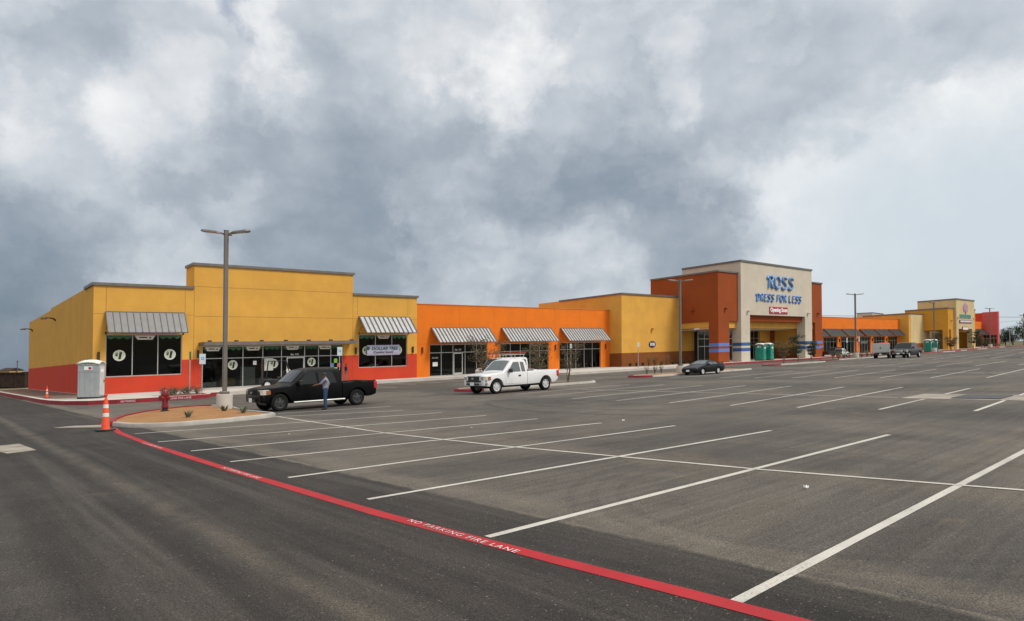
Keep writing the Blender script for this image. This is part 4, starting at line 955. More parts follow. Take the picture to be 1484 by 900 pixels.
def van():
    root = thing('work_van', 'white work van with red ladders on its roof rack, behind the white pickup', 'van', 11.0, 10.6, 0, PI, None, True, .95)
    Ln = 5.6; top = [(0.02,.85),(.1,1.0),(.35,1.12),(.95,1.25),(1.05,1.30),(1.65,1.93),(1.85,2.04),(2.3,2.08),(5.3,2.08),(5.5,2.02),(5.56,1.85)]
    c = Car(Ln, top, [(0,.84),(.15,.93),(.6,1.0),(5.2,1.0),(5.56,.95)], [(0,.9),(.8,1.1),(5.56,1.2)], [(0,.42),(5.56,.42)], ((1.0,.36),(4.5,.36)), .44, .12, .05)
    c.shell().build('body', PWHT, root, smooth=38)
    for sd in (-1, 1):
        mb = MB(); c.patch(mb, [(1.42,1.24),(2.35,1.24),(2.3,1.84),(1.85,1.84)], .006, sd); mb.build('side_window', CGLS, root, smooth=50)
        mb = MB(); c.patch(mb, [(4.55,1.30),(5.35,1.30),(5.3,1.86),(4.6,1.86)], .006, sd); mb.build('side_window', CGLS, root, smooth=50)
        mb = MB(); c.patch(mb, [(1.4,.5),(2.4,.5),(2.42,1.2),(1.4,1.2)], .008, sd); mb.build('door', PWHT, root, smooth=50)
        y0, y1 = sorted((sd*1.0, sd*1.2)); mb = MB(); mb.box(Ln/2-1.6,Ln/2-1.45,y0,y1,1.25,1.5); mb.build('mirror', BLK, root, bevel=.03)
        for xw in (1.0,4.5): wheel(root, Ln/2-xw, sd*.86, .36, .25, sd, RIMS)
        y0, y1 = sorted((sd*.8, sd*.98)); mb = MB(); mb.box(-Ln/2+.0,-Ln/2+.08,y0,y1,.85,1.25); mb.build('taillight', LTRED, root)
        y0, y1 = sorted((sd*.6, sd*.86)); mb = MB(); mb.box(Ln/2-.2,Ln/2-.0,y0,y1,.72,.92); mb.build('headlight', LTCLR, root)
    mb = MB(); c.sheet(mb, 1.1, 1.68, .82, .74, .01); mb.build('windshield', CGLS, root, smooth=60)
    mb = MB(); arc_bar(mb, Ln/2+.02, Ln/2-.15, .96, .45, .68, .16); mb.build('front_bumper', BLK, root, bevel=.03)
    mb = MB()
    for x in (-2.2,-1.0,.2,.95):
        mb.tube([(x,-.92,2.02),(x,-.92,2.38),(x,.92,2.38),(x,.92,2.02)], .022, 6)
    for y in (-.92,.92): mb.tube([(-2.4,y,2.38),(1.1,y,2.38)], .02, 6)
    mb.build('roof_rack', WHT, root)
    return root
van()
def ladder(label, y, L_):
    o = thing('ladder', label, 'ladder', 11.3, 10.6+y, 2.36, PI, 'ladders on the work van', True, .95)
    mb = MB(); 
    for q in (-.2,.2): mb.box(-L_/2,L_/2,q-.03,q+.03,0,.09)
    mb.build('rail', LRED, o); mb = MB()
    n = int(L_/.3)
    for i in range(n): mb.tube([(-L_/2+.15+i*.3,-.17,.045),(-L_/2+.15+i*.3,.17,.045)], .016, 6)
    mb.build('rung', ALU, o)
ladder('long red ladder on the near side of the van roof rack', .5, 4.6); ladder('shorter red ladder on the far side of the van roof rack', -.45, 3.9)
tb = thing('tarp', 'blue folded tarp on boxes in the stall beside the work van', 'tarp', 6.3, 17.2, 0)
mb = MB(); mb.box(-.9,.9,-.6,.6,0,.95); mb.build('boxes', PALW, tb, bevel=.03); mb = MB(); mb.box(-1.0,1.0,-.7,.7,.95,1.25); mb.build('sheet', BLUET, tb, bevel=.12, segs=3)

def trailer():
    o = thing('utility_trailer', 'black caged tandem axle utility trailer parked at the store kerb', 'trailer', 89.0, 8.4, 0, 0, None, True, 1.0)
    mb = MB(); Ln = 5.2
    mb.box(-Ln/2,Ln/2,-1.05,1.05,.55,.65); mb.tube([(Ln/2,-.8,.58),(Ln/2+1.3,0,.52)], .05, 6); mb.tube([(Ln/2,.8,.58),(Ln/2+1.3,0,.52)], .05, 6); mb.build('deck_frame', BLK, o)
    mb = MB()
    for y in (-1.05,1.05):
        for i in range(9): x = -Ln/2+Ln*i/8; mb.box(x-.05,x+.05,y-.05,y+.05,.65,1.85)
        for z in (1.15,1.82): mb.box(-Ln/2,Ln/2,y-.055,y+.055,z-.05,z+.05)
        for i in range(24): x = -Ln/2+Ln*(i+.5)/24; mb.box(x-.02,x+.02,y-.02,y+.02,.65,1.82)
        for i in range(7): z = .72+i*.06; mb.box(-Ln/2,Ln/2,y-.012,y+.012,z-.025,z+.025)
    for x in (-Ln/2,Ln/2): mb.box(x-.03,x+.03,-1.05,1.05,1.79,1.85); mb.box(x-.03,x+.03,-1.05,1.05,1.12,1.18)
    mb.build('cage', BLK, o)
    for y in (-1,1):
        mb = MB(); mb.box(-.95,.75,min(y*1.08,y*1.32),max(y*1.08,y*1.32),.74,.79); mb.build('mudguard', BLK, o)
        for x in (-.5,.32): wheel(o, x, y*1.2, .34, .2, y, RIMS)
    mb = MB(); mb.box(-2.0,-.9,-.6,.5,.66,1.2); mb.box(.2,1.4,-.7,.2,.66,1.1); mb.build('toolbox', M('dark_red_box',(.14,.03,.02),.6,var=.2), o, bevel=.03)
trailer()
def boxtruck():
    root = thing('service_truck', 'gray box service truck seen from behind, beside the charcoal pickup', 'service truck', 75.0, 22.0, 0, .25, None, True, 1.0)
    Ln = 5.0; top = [(.0,.9),(.1,1.05),(1.0,1.2),(1.1,1.25),(1.75,1.95),(2.0,2.02),(2.6,2.02),(2.7,1.9)]
    c = Car(Ln, top, [(0,.86),(.2,.95),(2.7,.98)], [(0,1.0),(2.7,1.2)], [(0,.45),(2.7,.45)], ((1.05,.38),(3.7,.38)), .46, .14, .05)
    c.shell().build('cab', PWHT, root, smooth=38)
    mb = MB(); c.sheet(mb, 1.15, 1.78, .8, .72, .01); mb.build('windshield', CGLS, root)
    for sd in (-1,1):
        mb = MB(); c.patch(mb, [(1.5,1.26),(2.4,1.26),(2.35,1.84),(1.9,1.84)], .006, sd); mb.build('side_window', CGLS, root)
        for xw in (1.05,3.7): wheel(root, Ln/2-xw, sd*.86, .38, .26, sd, RIMS)
        y0, y1 = sorted((sd*.98, sd*1.2)); mb = MB(); mb.box(Ln/2-1.7,Ln/2-1.55,y0,y1,1.3,1.6); mb.build('mirror', BLK, root)
        y0, y1 = sorted((sd*.8, sd*.98)); mb = MB(); mb.box(-Ln/2-.02,-Ln/2+.04,y0,y1,.62,.72); mb.build('taillight', LTRED, root)
    mb = MB(); mb.box(-Ln/2,Ln/2-2.8,-1.05,1.05,.82,2.18); bd = mb.build('box_body', PSIL, root, bevel=.04)
    mb = MB(); mb.box(-Ln/2-.012,-Ln/2+.01,-.98,-.02,.9,2.1); mb.box(-Ln/2-.012,-Ln/2+.01,.02,.98,.9,2.1); dr = mb.build('rear_door', PSIL, root, bevel=.01)
    mb = MB(); mb.box(-Ln/2-.03,-Ln/2-.01,-.1,.05,1.4,1.6); mb.build('handle', BLK, dr)
    mb = MB(); mb.box(-Ln/2-.12,-Ln/2+.1,-1.0,1.0,.5,.66); mb.box(-Ln/2,Ln/2-2.6,-.5,.5,.6,.8); mb.build('rear_bumper', BLK, root, bevel=.02)
    plate(root, -Ln/2-.14, 0, .6, 1)
    mb = MB(); mb.box(-2.3,-.4,-.6,.2,2.18,2.34); mb.build('roof_load', LRED, root, bevel=.04)
boxtruck()

def forklift():
    o = thing('forklift', 'black forklift with overhead guard standing before the yellow store entrance', 'forklift', -10.6, 9.0, WALK, -.35+PI, None, False, 1.0)
    mb = MB(); mb.box(-1.0,.75,-.5,.5,.28,.72); mb.box(-1.25,-.75,-.52,.52,.3,1.15); mb.build('chassis', BLK, o, bevel=.06)
    mb = MB(); mb.box(-.65,-.2,-.28,.28,.72,.9); mb.box(-.72,-.6,-.28,.28,.9,1.35); mb.build('seat', BLK, o, bevel=.04)
    mb = MB()
    for y in (-.45,.45): mb.tube([(.6,y,.7),(.45,y,2.1)], .035, 6); mb.tube([(-1.1,y,1.1),(-.85,y,2.1)], .035, 6); mb.tube([(-.85,y,2.1),(.45,y,2.1)], .035, 6)
    for i in range(6): x = -.8+i*.24; mb.tube([(x,-.45,2.1),(x,.45,2.1)], .02, 6)
    mb.build('overhead_guard', BLK, o)
    mb = MB()
    for y in (-.32,.32): mb.box(.82,.94,y-.06,y+.06,.08,2.25)
    for z in (.4,1.2,2.2): mb.box(.84,.9,-.32,.32,z-.05,z+.05)
    ms = mb.build('mast', DRK, o)
    mb = MB(); mb.box(.95,1.0,-.42,.42,.35,.9)
    for y in (-.25,.25): mb.box(1.0,2.0,y-.06,y+.06,.3,.35)
    mb.build('fork', BLK, o); mb = MB(); mb.box(.9,.95,-.1,.1,1.4,1.9); mb.build('hose', LRED, o)
    for x, r in ((.5,.32),(-.8,.26)):
        for sd in (-1,1): wheel(o, x, sd*.48, r, .2, sd, WHT)
    mb = MB(); mb.tube([(-1.0,-.3,1.35),(-1.0,.3,1.35)], .16, 12); mb.build('gas_bottle', WHT, o, smooth=50)
forklift()

# ------------------------------------------------------------------ street furniture
def pole(label, t, s, sc, heads, rot=0, src=None):
    if src is not None:
        o = dup(src, label); return place(o, t, s, .13, rot, scale=sc)
    o = thing('light_pole', label, 'light pole', t, s, .13, rot, 'parking lot light poles', False, sc)
    mb = MB(); mb.lathe([(.34,-.2),(.34,.60),(.32,.64),(.0,.64)], 24); mb.build('concrete_base', CON, o, smooth=40)
    mb = MB(); mb.box(-.17,.17,-.17,.17,.64,.76); mb.build('base_cover', POLE, o, bevel=.02)
    mb = MB(); mb.prism([(-.085,-.085),(.085,-.085),(.085,.085),(-.085,.085)], .74, 7.98); mb.box(-.1,.1,-.1,.1,7.98,8.02); mb.build('pole', POLE, o, bevel=.015)
    for a in heads:
        hb = MB(); ca, sa = math.cos(a), math.sin(a)
        prof = [(.08,.05,7.80,7.88),(.25,.06,7.85,7.93),(.38,.17,7.88,7.96),(.95,.19,7.93,8.02),(1.08,.10,7.95,8.01)]
        vs = []; fs = []
        for x, w, z0, z1 in prof:
            for y, z in ((-w,z0),(w,z0),(w*.8,z1),(-w*.8,z1)): vs.append((x*ca-y*sa, x*sa+y*ca, z))
        for i in range(len(prof)-1):
            for k in range(4): fs.append((i*4+k, (i+1)*4+k, (i+1)*4+(k+1)%4, i*4+(k+1)%4))
        fs += [(0,1,2,3), tuple(reversed([(len(prof)-1)*4+k for k in range(4)]))]
        hb.add(vs, fs); h = hb.build('lamp_head', POLE, o, smooth=30)
        lb = MB(); x0, x1 = .42, .9
        lb.add([(x*ca-y*sa, x*sa+y*ca, z) for x, y, z in ((x0,-.13,7.877),(x1,-.13,7.918),(x1,.13,7.918),(x0,.13,7.877))], [(3,2,1,0)]); lb.build('lens', M('lamp_lens', (.55,.55,.5), .3, var=0), h)
    return o
lp = pole('tall three headed bronze light pole in front of the yellow store', -20.5, 28.25, 1.0, (PI-TH+.12, -TH-.05, PI-TH-1.25))
p2 = pole('two headed light pole behind the black sports coupe', 17.6, 26.25, 1.0, (PI-TH, -TH))
pole('two headed light pole on the island behind the charcoal pickup', 75.2, 18.2, 1.22, None, 0, p2)
pole('light pole in front of the ochre wing of the tan tower store', 125.5, 14.2, 1.28, None, .4, p2)
pole('light pole at the right corner of the red shop', 199.0, 7.2, 1.42, None, .2, p2)
for t, s, h, lab in ((232,2,9,'thin distant pole right of the red shop'),(300,8,16,'small far utility pole rising above the tree line')):
    pass
def utility():
    o = thing('utility_pole', 'wooden utility pole with transformer at the far right', 'utility pole', 262, 3.0, 0, 0)
    mb = MB(); mb.tube([(0,0,-.3),(0,0,11.4)], [.24,.17], 10); mb.build('pole', WOOD, o, smooth=50)
    mb = MB(); mb.box(-.09,.09,-1.3,1.3,10.7,10.9); mb.build('crossarm', WOOD, o)
    mb = MB(); mb.lathe([(0,8.5),(.42,8.52),(.42,9.6),(.3,9.75),(0,9.8)], 12, (-.5,.2,0)); mb.build('transformer', POLEG, o, smooth=50)
    mb = MB()
    for y in (-1.2,1.2):
        pts = [(x*1.0, y, 11-.9+.9*abs(2*k/10-1)**2+x*.0) for k in range(11) for x in ((k-5)*16,)]
        mb.tube(pts, .035, 5)
    mb.tube([(0,0,9),(-30,10,6.5),(-70,18,6)], .03, 5); w_ = mb.build('wires', BLK, o); w_.rotation_euler = (0,0,-.75)
utility()
o = thing('utility_pole', 'short thin pole standing in front of the far dark trees', 'pole', 236, 4.2, 0); mb = MB(); mb.tube([(0,0,0),(0,0,5.4)], .1, 8); mb.build('pole', POLEG, o); mb = MB(); mb.box(-.1,1.1,-.1,.1,5.3,5.5); mb.build('arm', POLEG, o)
o = thing('utility_pole', 'bare far pole rising above the tree line at the right', 'pole', 330, -6, 0); mb = MB(); mb.tube([(0,0,0),(0,0,9.5)], .16, 8); mb.build('pole', WOOD, o); mb = MB(); mb.box(-1,1,-.1,.1,8.8,9.0); mb.build('crossarm', WOOD, o)

SGNP = M('pale_sign_face', (.52,.60,.62), .5, var=.04)
def sign(label, t, s, ztop, kind, rot=0, dz=WALK, w=.34, h=.48):
    o = thing('sign_post', label, 'parking sign', t, s, dz, rot, 'parking signs')
    mb = MB(); mb.box(-.028,.028,-.028,.028,0,ztop); mb.build('post', POLEG, o)
    mb = MB(); mb.box(-w/2,w/2,-.05,-.03,ztop-h,ztop); p = mb.build('panel', SGNP if kind else DGRN, o, bevel=.008)
    if kind:
        mb = MB(); mb.box(-w*.22,w*.22,-.056,-.05,ztop-h*.58,ztop-h*.3); mb.build('wheelchair_field', SGNB, p)
        mb = MB(); cx, cz = 0, ztop-h*.42; mb.prism([(cx-.01+.035*math.cos(i*PI/5), cz-.02+.035*math.sin(i*PI/5)) for i in range(10)], -.062, -.056, 'y'); mb.box(-.03,-.01,-.063,-.056,cz,cz+.05); mb.build('wheelchair_symbol', WHT, p)
    return o
sign('bare sign post with narrow dark green plate beside the shrub bed', -17.15, 10.8, 2.9, 0, .3, w=.12, h=.55)
sign('accessible parking sign at the left end of the store glass', -16.0, 9.6, 2.75, 1, 0, w=.42, h=.72)
sign('accessible parking sign above the cab of the black pickup', -5.0, 8.6, 3.1, 1, 0, w=.45, h=.72)
sign('accessible parking sign behind the rightmost young tree', 21.6, 9.6, 3.0, 1, 0)
sign('accessible parking sign at the corner of orange row and yellow wing', 32.5, 10.2, 3.0, 1, 0)
sign('white sign before the second orange row, left of the trailer pickup', 107.5, 4.0, 3.4, 1, 0, w=.5, h=1.0)
sign('white sign before the second orange row, right of the trailer pickup', 113.6, 4.0, 3.6, 1, 0, w=.5, h=1.0)

def cone(label, t, s, dz, h, src=None):
    o = thing('traffic_cone', label, 'traffic cone', t, s, dz, .2)
    k = h/1.1
    mb = MB(); mb.prism([(.20*math.cos(PI/8+i*PI/4)*1.35, .20*math.sin(PI/8+i*PI/4)*1.35) for i in range(8)], 0, .05); mb.build('base', BLK, o, bevel=.01)
    mb = MB(); mb.lathe([(.125,.05),(.112,.09),(.104,.28),(.095,.3),(.064,.85),(.045,.93),(.04,.96),(.028,.97),(.028,1.04),(.05,1.05),(.05,1.09),(.0,1.1)], 20); mb.build('cone', CONE, o, smooth=40)
    for z0, z1 in ((.42,.53),(.68,.79)):
        r = lambda z: .095+(.064-.095)*(z-.3)/.55+.003
        mb = MB(); mb.lathe([(r(z0)-.002,z0),(r(z0),z0+.002),(r(z1),z1-.002),(r(z1)-.002,z1)], 20); mb.build('reflective_band', REFL, o, smooth=40)
    o.scale = (k,k,k); return o
cone('tall orange traffic cone with two white bands at the tip of the tan island', -26.1, 33.95, .006, 1.2)
cone('small orange cone on the gravel at the left kerb', -24.15, 2.0, WALK+.012, .85)

def hydrant():
    o = thing('fire_hydrant', 'dark red fire hydrant standing on the tan island', 'fire hydrant', -22.85, 27.9, .16, -1.0, None, False, 1.2)
    mb = MB(); mb.lathe([(.14,0),(.14,.04),(.095,.05),(.095,.15),(.0,.15)], 18); mb.build('barrel_foot', BLK, o, smooth=40)
    mb = MB(); mb.lathe([(.13,.15),(.13,.2),(.10,.21),(.098,.5),(.115,.52),(.115,.58),(.13,.59),(.13,.63),(.105,.64),(.1,.70),(.075,.76),(.045,.79),(.03,.79),(.03,.84),(.0,.845)], 18); mb.build('barrel', HYD, o, smooth=40)
    for ax, r_, l in (((1,0,0),.05,.19),((-1,0,0),.05,.19),((0,-1,0),.075,.22)):
        mb = MB(); v = Vector(ax); mb.tube([v*.06+Vector((0,0,.48)), v*(l-.05)+Vector((0,0,.48))], r_, 12); mb.tube([v*(l-.05)+Vector((0,0,.48)), v*l+Vector((0,0,.48))], r_*1.25, 8); mb.tube([v*l+Vector((0,0,.48)), v*(l+.035)+Vector((0,0,.48))], .02, 5); mb.build('outlet_cap', HYD, o, smooth=40)
    mb = MB()
    for i in range(8): a = i*PI/4; mb.tube([(.118*math.cos(a),.118*math.sin(a),.555),(.118*math.cos(a),.118*math.sin(a),.65)], .012, 6)
    mb.build('bolt', HYD, o)
hydrant()

def toilet(label, t, s, rot, m, md, rf, src=None, dz=WALK, sc=1.0):
    if src: return place(dup(src, label), t, s, dz, rot, scale=sc)
    o = thing('portable_toilet', label, 'portable toilet', t, s, dz, rot, 'portable toilets', False, sc)
    mb = MB(); mb.box(-.56,.56,-.56,.56,.0,.1); mb.build('skid', BLK, o)
    mb = MB(); mb.box(-.54,.54,-.54,.54,.1,2.05)
    for k in range(4):
        q = -.4+k*.267
        mb.box(q-.03,q+.03,-.555,-.54,.25,1.5) if k in (0,3) else None
        mb.box(-.556,-.54,q-.03,q+.03,.2,1.55); mb.box(.54,.556,q-.03,q+.03,.2,1.55)
    for z in (1.6,2.0): mb.box(-.56,-.54,-.54,.54,z-.02,z+.02)
    mb.build('cabin', m, o, bevel=.02)
    mb = MB(); mb.box(-.38,.38,-.565,-.54,.18,1.92); d = mb.build('door', md, o, bevel=.012)
    mb = MB(); mb.box(.24,.32,-.59,-.565,.95,1.1); mb.build('latch', BLK, d); mb = MB(); mb.box(-.22,.22,-.572,-.565,1.55,1.75); mb.build('notice', WHT, d)
    for x_ in (-.565,.558): mb = MB(); mb.box(x_,x_+.007,-.22,.22,1.68,1.9); mb.build('notice', WHT, o)
    mb = MB(); mb.box(-.572,-.566,-.18,-.02,1.72,1.86); mb.build('notice_print', CRIM, o)
    rb = MB(); n = 8; vs = []; fs = []
    for i in range(n+1):
        x = -.6+1.2*i/n
        for y, e in ((-.6,0),(-.3,.09),(0,.11),(.3,.09),(.6,0)): vs.append((x,y,2.05+e+.14*(1-(x/.6)**2)))
    for i in range(n):
        for j in range(4): a = i*5+j; fs.append((a,a+5,a+6,a+1))
    rb.add(vs, fs); r_ = rb.build('roof', rf, o, smooth=50); q = r_.modifiers.new('th','SOLIDIFY'); q.thickness = .05
    mb = MB(); mb.tube([(.35,.35,2.1),(.35,.35,2.32)], .05, 8); mb.build('vent_pipe', BLK, o)
    return o
toilet('gray portable toilet with white domed roof at the left corner of the yellow store', -22.35, 7.6, 1.1, PGR, PGL, OFFW, sc=1.12)
g1 = toilet('teal portable toilet before the cream tower, left one of the pair', 63.1, 9.3, .15, GREEN, GREEN, OFFW, sc=1.15)
toilet('teal portable toilet before the cream tower, right one of the pair', 65.0, 9.5, .1, 0,0,0, g1, sc=1.15)
toilet('teal portable toilet before the far ochre wing, left one of that pair', 138.5, 9.2, .1, 0,0,0, g1, dz=.05, sc=1.22)
toilet('teal portable toilet before the far ochre wing, right one of that pair', 142.0, 9.4, .1, 0,0,0, g1, dz=.05, sc=1.22)

o = thing('storm_drain', 'dark iron storm drain grate set in pale concrete at the right', 'drain', -3.55, 52.75, .012, 0, None, True)
mb = MB(); mb.box(-.9,.9,-.7,.7,0,.006); mb.build('frame', M('drain_dark',(.06,.06,.06),.8,var=0), o)
mb = MB()
for i in range(19): x = -.85+i*.0945; mb.box(x-.025,x+.025,-.68,.68,.006,.03)
mb.build('grate_bars', GRATE, o)
for lab, t, s in (('crumpled white litter in the stall near the middle of the lot',-15.6,47.0),('scrap of white litter on the lower right stall',-21.6,55.0),('white paper scrap on the second stall from the island',-23.0,41.3),('torn paper scrap in the third stall from the island',-19.2,44.6)):
    o = thing('litter', lab, 'litter', t, s, .004, random.uniform(0,6)); mb = MB()
    for k in range(4): a = random.uniform(0,6); c_, s_ = math.cos(a), math.sin(a); d = random.uniform(.02,.045); mb.add([(0,0,.01),(d*c_,d*s_,.02),(d*(c_-s_)*.7,d*(s_+c_)*.7,.05),(-d*s_*.7,d*c_*.7,.015)], [(0,1,2,3)])
    q = mb.build('paper', WHT, o); z_ = q.modifiers.new('th','SOLIDIFY'); z_.thickness = .004

# ------------------------------------------------------------------ plants
def leaf_cloud(mb, centers, n, size, rng):
    for i in range(n):
        c, r = rng.choice(centers)
        d = Vector((rng.gauss(0,1), rng.gauss(0,1), rng.gauss(0,1))).normalized()*r*(rng.random()**.45)
        p = Vector(c)+d; a = Vector((rng.gauss(0,1), rng.gauss(0,1), rng.gauss(0,.7))).normalized(); b = a.orthogonal().normalized(); b = Matrix.Rotation(rng.uniform(0,6), 3, a) @ b
        s1 = size*rng.uniform(.6,1.3); q = a*s1; w = b*s1*.42
        mb.add([p-q*.5, p+w*.5, p+q*.5, p-w*.5], [(0,1,2,3)])
def multi_stem(label, t, s, h, spread, nl, seed, leaf=None, group='young trees on the islands', name='young_tree', size=.085, dz=.15):
    rng = random.Random(seed); nl = int(nl*1.7); size *= 1.25
    o = thing(name, label, 'tree', t, s, dz, rng.uniform(0,6), group)
    mb = MB(); tips = []
    for k in range(rng.randint(4,6)):
        a = rng.uniform(0,6.28); pts = [Vector((rng.uniform(-.06,.06), rng.uniform(-.06,.06), -.05))]; r = [.028*h/2.6]
        n = 5
        for i in range(1, n+1):
            f = i/n; pts.append(Vector((math.cos(a)*spread*f**1.3*.6+rng.uniform(-.07,.07), math.sin(a)*spread*f**1.3*.6+rng.uniform(-.07,.07), h*.85*f*rng.uniform(.95,1.05)))); r.append(.028*h/2.6*(1-.75*f))
        mb.tube(pts, r, 6)
        for i in range(2, n+1):
            for j in range(4):
                a2 = rng.uniform(0,6.28); l = rng.uniform(.25,.6)*spread*.75; e = pts[i]+Vector((math.cos(a2)*l, math.sin(a2)*l, rng.uniform(.1,.5)*h*.25))
                m_ = (pts[i]+e)/2+Vector((0,0,-.03)); mb.tube([pts[i], m_, e], [r[i]*.6, .006, .003], 4); tips += [(e,.17*spread),(m_,.13*spread)]
    mb.build('trunk', BARK, o, smooth=60)
    lb = MB(); leaf_cloud(lb, tips, nl, size, rng); lb.build('crown', leaf or LEAFO, o)
    return o
multi_stem('spindly multi stemmed young tree behind the cab of the white pickup', -3.4, 25.9, 3.15, 1.55, 1600, 11)
multi_stem('young tree behind the bed of the white pickup, against the second awning', .2, 26.8, 2.95, 1.5, 1150, 12)
multi_stem('young tree with forked bare trunk right of the white pickup', 2.7, 27.3, 2.85, 1.4, 720, 13)
multi_stem('leftmost thin young tree on the kerb island before the teal toilets', 46.2, 21.2, 2.7, 1.15, 1500, 14)
multi_stem('middle dark green young tree on the island before the cream tower', 50.2, 21.1, 3.4, 1.3, 2300, 15, LEAFG)
multi_stem('round dark young tree in front of the trailer', 53.8, 21.1, 2.6, 1.2, 2600, 16, LEAFG)
for i, (t, s, h, lab) in enumerate(((142.5,12.6,3.0,'low brown shrub tree before the far teal toilets'),(168,10.6,4.6,'dark young tree before the entrance of the tan tower store'),(176,10.6,3.4,'ochre leaved sapling right of the tan tower entrance'),(185,9.0,2.6,'thin sapling between tan tower and red shop'))):
    multi_stem(lab, t, s, h, 1.6, 1300, 30+i, LEAFG if i == 1 else LEAFO, size=.16)
def tuft(name, label, t, s, h, r, n, mat, seed, group, dz, cat='plant', wide=.02, lean=1.0):
    rng = random.Random(seed); o = thing(name, label, cat, t, s, dz, 0, group); mb = MB()
    for i in range(n):
        a = rng.uniform(0,6.28); k = rng.uniform(.35,1)*lean; ca, sa = math.cos(a), math.sin(a); hh = h*rng.uniform(.65,1); w = wide*rng.uniform(.7,1.2)
        x0 = r*.25*rng.random()
        pts = [(x0,0),(x0+r*k*.45,hh*.6),(x0+r*k,hh)]
        vs = []
        for (x, z), ww in zip(pts, (w, w*.8, .002)): vs += [(x*ca-ww*sa, x*sa+ww*ca, z), (x*ca+ww*sa, x*sa-ww*ca, z)]
        mb.add(vs, [(0,1,3,2),(2,3,5,4)])
    mb.build('leaves', mat, o); mb = MB(); mb.lathe([(.0,-.02),(r*.2,0),(r*.12,h*.12),(0,h*.16)], 8); mb.build('crown_base', mat, o)
    return o
for i, (t, s, lab) in enumerate(((-23.3,32.9,'small agave on the tan island, nearest the cone'),(-21.4,31.0,'agave on the tan island right beside the pole base'),(-21.3,32.9,'agave at the front right of the tan island'))):
    tuft('agave', lab, t, s, .3, .27, 34, AGV, 50+i, 'agaves on the tan island', .155, wide=.022)
def shrub(label, t, s, h, r, n, mat, seed, group, dz, size=.07, name='shrub'):
    rng = random.Random(seed); o = thing(name, label, 'shrub', t, s, dz, 0, group); mb = MB(); tips = []
    for i in range(9):
        a = rng.uniform(0,6.28); e = Vector((math.cos(a)*r*.7*rng.random(), math.sin(a)*r*.7*rng.random(), h*rng.uniform(.5,.95))); mb.tube([(0,0,-.02), e*.5+Vector((0,0,.03)), e], [.014,.009,.004], 4); tips += [(e, r*.4), (e*.6, r*.35)]
    mb.build('stem', BARKD, o); lb = MB(); leaf_cloud(lb, tips, n, size, rng); lb.build('foliage', mat, o); return o
SHG = M('gray_green_leaf', (.10,.105,.06), .7, var=.5, scale=4)
k = 0
for t, s in ((-18.7,10.3),(-17.9,10.1),(-17.1,10.4),(-18.5,11.5),(-17.7,11.7),(-16.9,11.5)):
    shrub(('low gray green shrub in the front row of the red kerbed bed','low gray green shrub in the rear row of the red kerbed bed')[s < 10.8], t, s, .42, .62, 620, SHG, 70+k, ('front shrubs of the red kerbed bed','rear shrubs of the red kerbed bed')[s < 10.8], WALK+.05); k += 1
for i in range(11):
    t = 38.8+i*1.22; tall = i in (3,4,6)
    tuft('grass_clump', ('low dark clump at the foot of the yellow wing wall','tall straw coloured grass clump at the foot of the yellow wing wall')[tall], t, 4.0+.2*i*.5, 1.5 if tall else .55, .55 if tall else .35, 90, LEAFR if tall else LEAFG, 90+i, ('low clumps under the yellow wing','tall grasses under the yellow wing')[tall], WALK+.02, wide=.016)
for i, (t, s) in enumerate(((14.2,25.3),(15.4,25.2),(16.6,25.0))):
    shrub(('leftmost reddish sapling on the island left of the coupe','middle reddish sapling on the island left of the coupe','reddish sapling closest to the coupe nose')[i], t, s, 1.0, .4, 200, LEAFO, 110+i, 'saplings on the coupe island', .15)
for i in range(12):
    t = 68+i*1.0+(2.6 if i > 5 else 0); shrub('brown dry shrub on the island %s the pole behind the charcoal pickup' % ('left of' if i <= 5 else 'right of'), t, 17.8+.3*(i%2), .95, .6, 130, LEAFR if i%2 else LEAFO, 130+i, 'dry shrubs %s the far pole' % ('left of' if i <= 5 else 'right of'), .13, .12)
for i in range(6):
    shrub('dry low shrub around the pole foot before the red shop', 199.5+i*2.0, 6.6+.4*(i%2), 1.3, .9, 130, LEAFO, 160+i, 'dry shrubs before the red shop', .13, .2)
def big_tree(label, t, s, h, w, seed, src=None, rot=0, sc=1):
    if src: return place(dup(src, label), t, s, -.05, rot, scale=sc)
    rng = random.Random(seed); o = thing('broadleaf_tree', label, 'tree', t, s, -.05, rot, 'trees at the far right edge')
    mb = MB(); mb.tube([(0,0,-.2),(.1,.05,h*.3),(0,.1,h*.55)], [.3,.22,.1], 8); tips = []
    for i in range(26):
        a = rng.uniform(0,6.28); e = Vector((math.cos(a)*w*rng.uniform(.15,.9), math.sin(a)*w*rng.uniform(.15,.9), h*rng.uniform(.22,.92)))
        f = 1-((e.z/h-.5)/.55)**2; e.x *= max(.3, f); e.y *= max(.3, f)
        mb.tube([(0,0,h*.25), e*.6+Vector((0,0,.1)), e], [.12,.07,.03], 5); tips.append((e, w*rng.uniform(.22,.4)))
    mb.build('trunk', BARKD, o); lb = MB(); leaf_cloud(lb, tips, 3000, .5, rng); lb.build('crown', LEAFG, o); return o
T1 = big_tree('broad dark tree directly right of the red shop', 300, -16, 9.5, 5.5, 201); T2 = big_tree('dark rounded tree at the right picture edge behind the utility pole', 300, 6.5, 9.5, 5.0, 202)
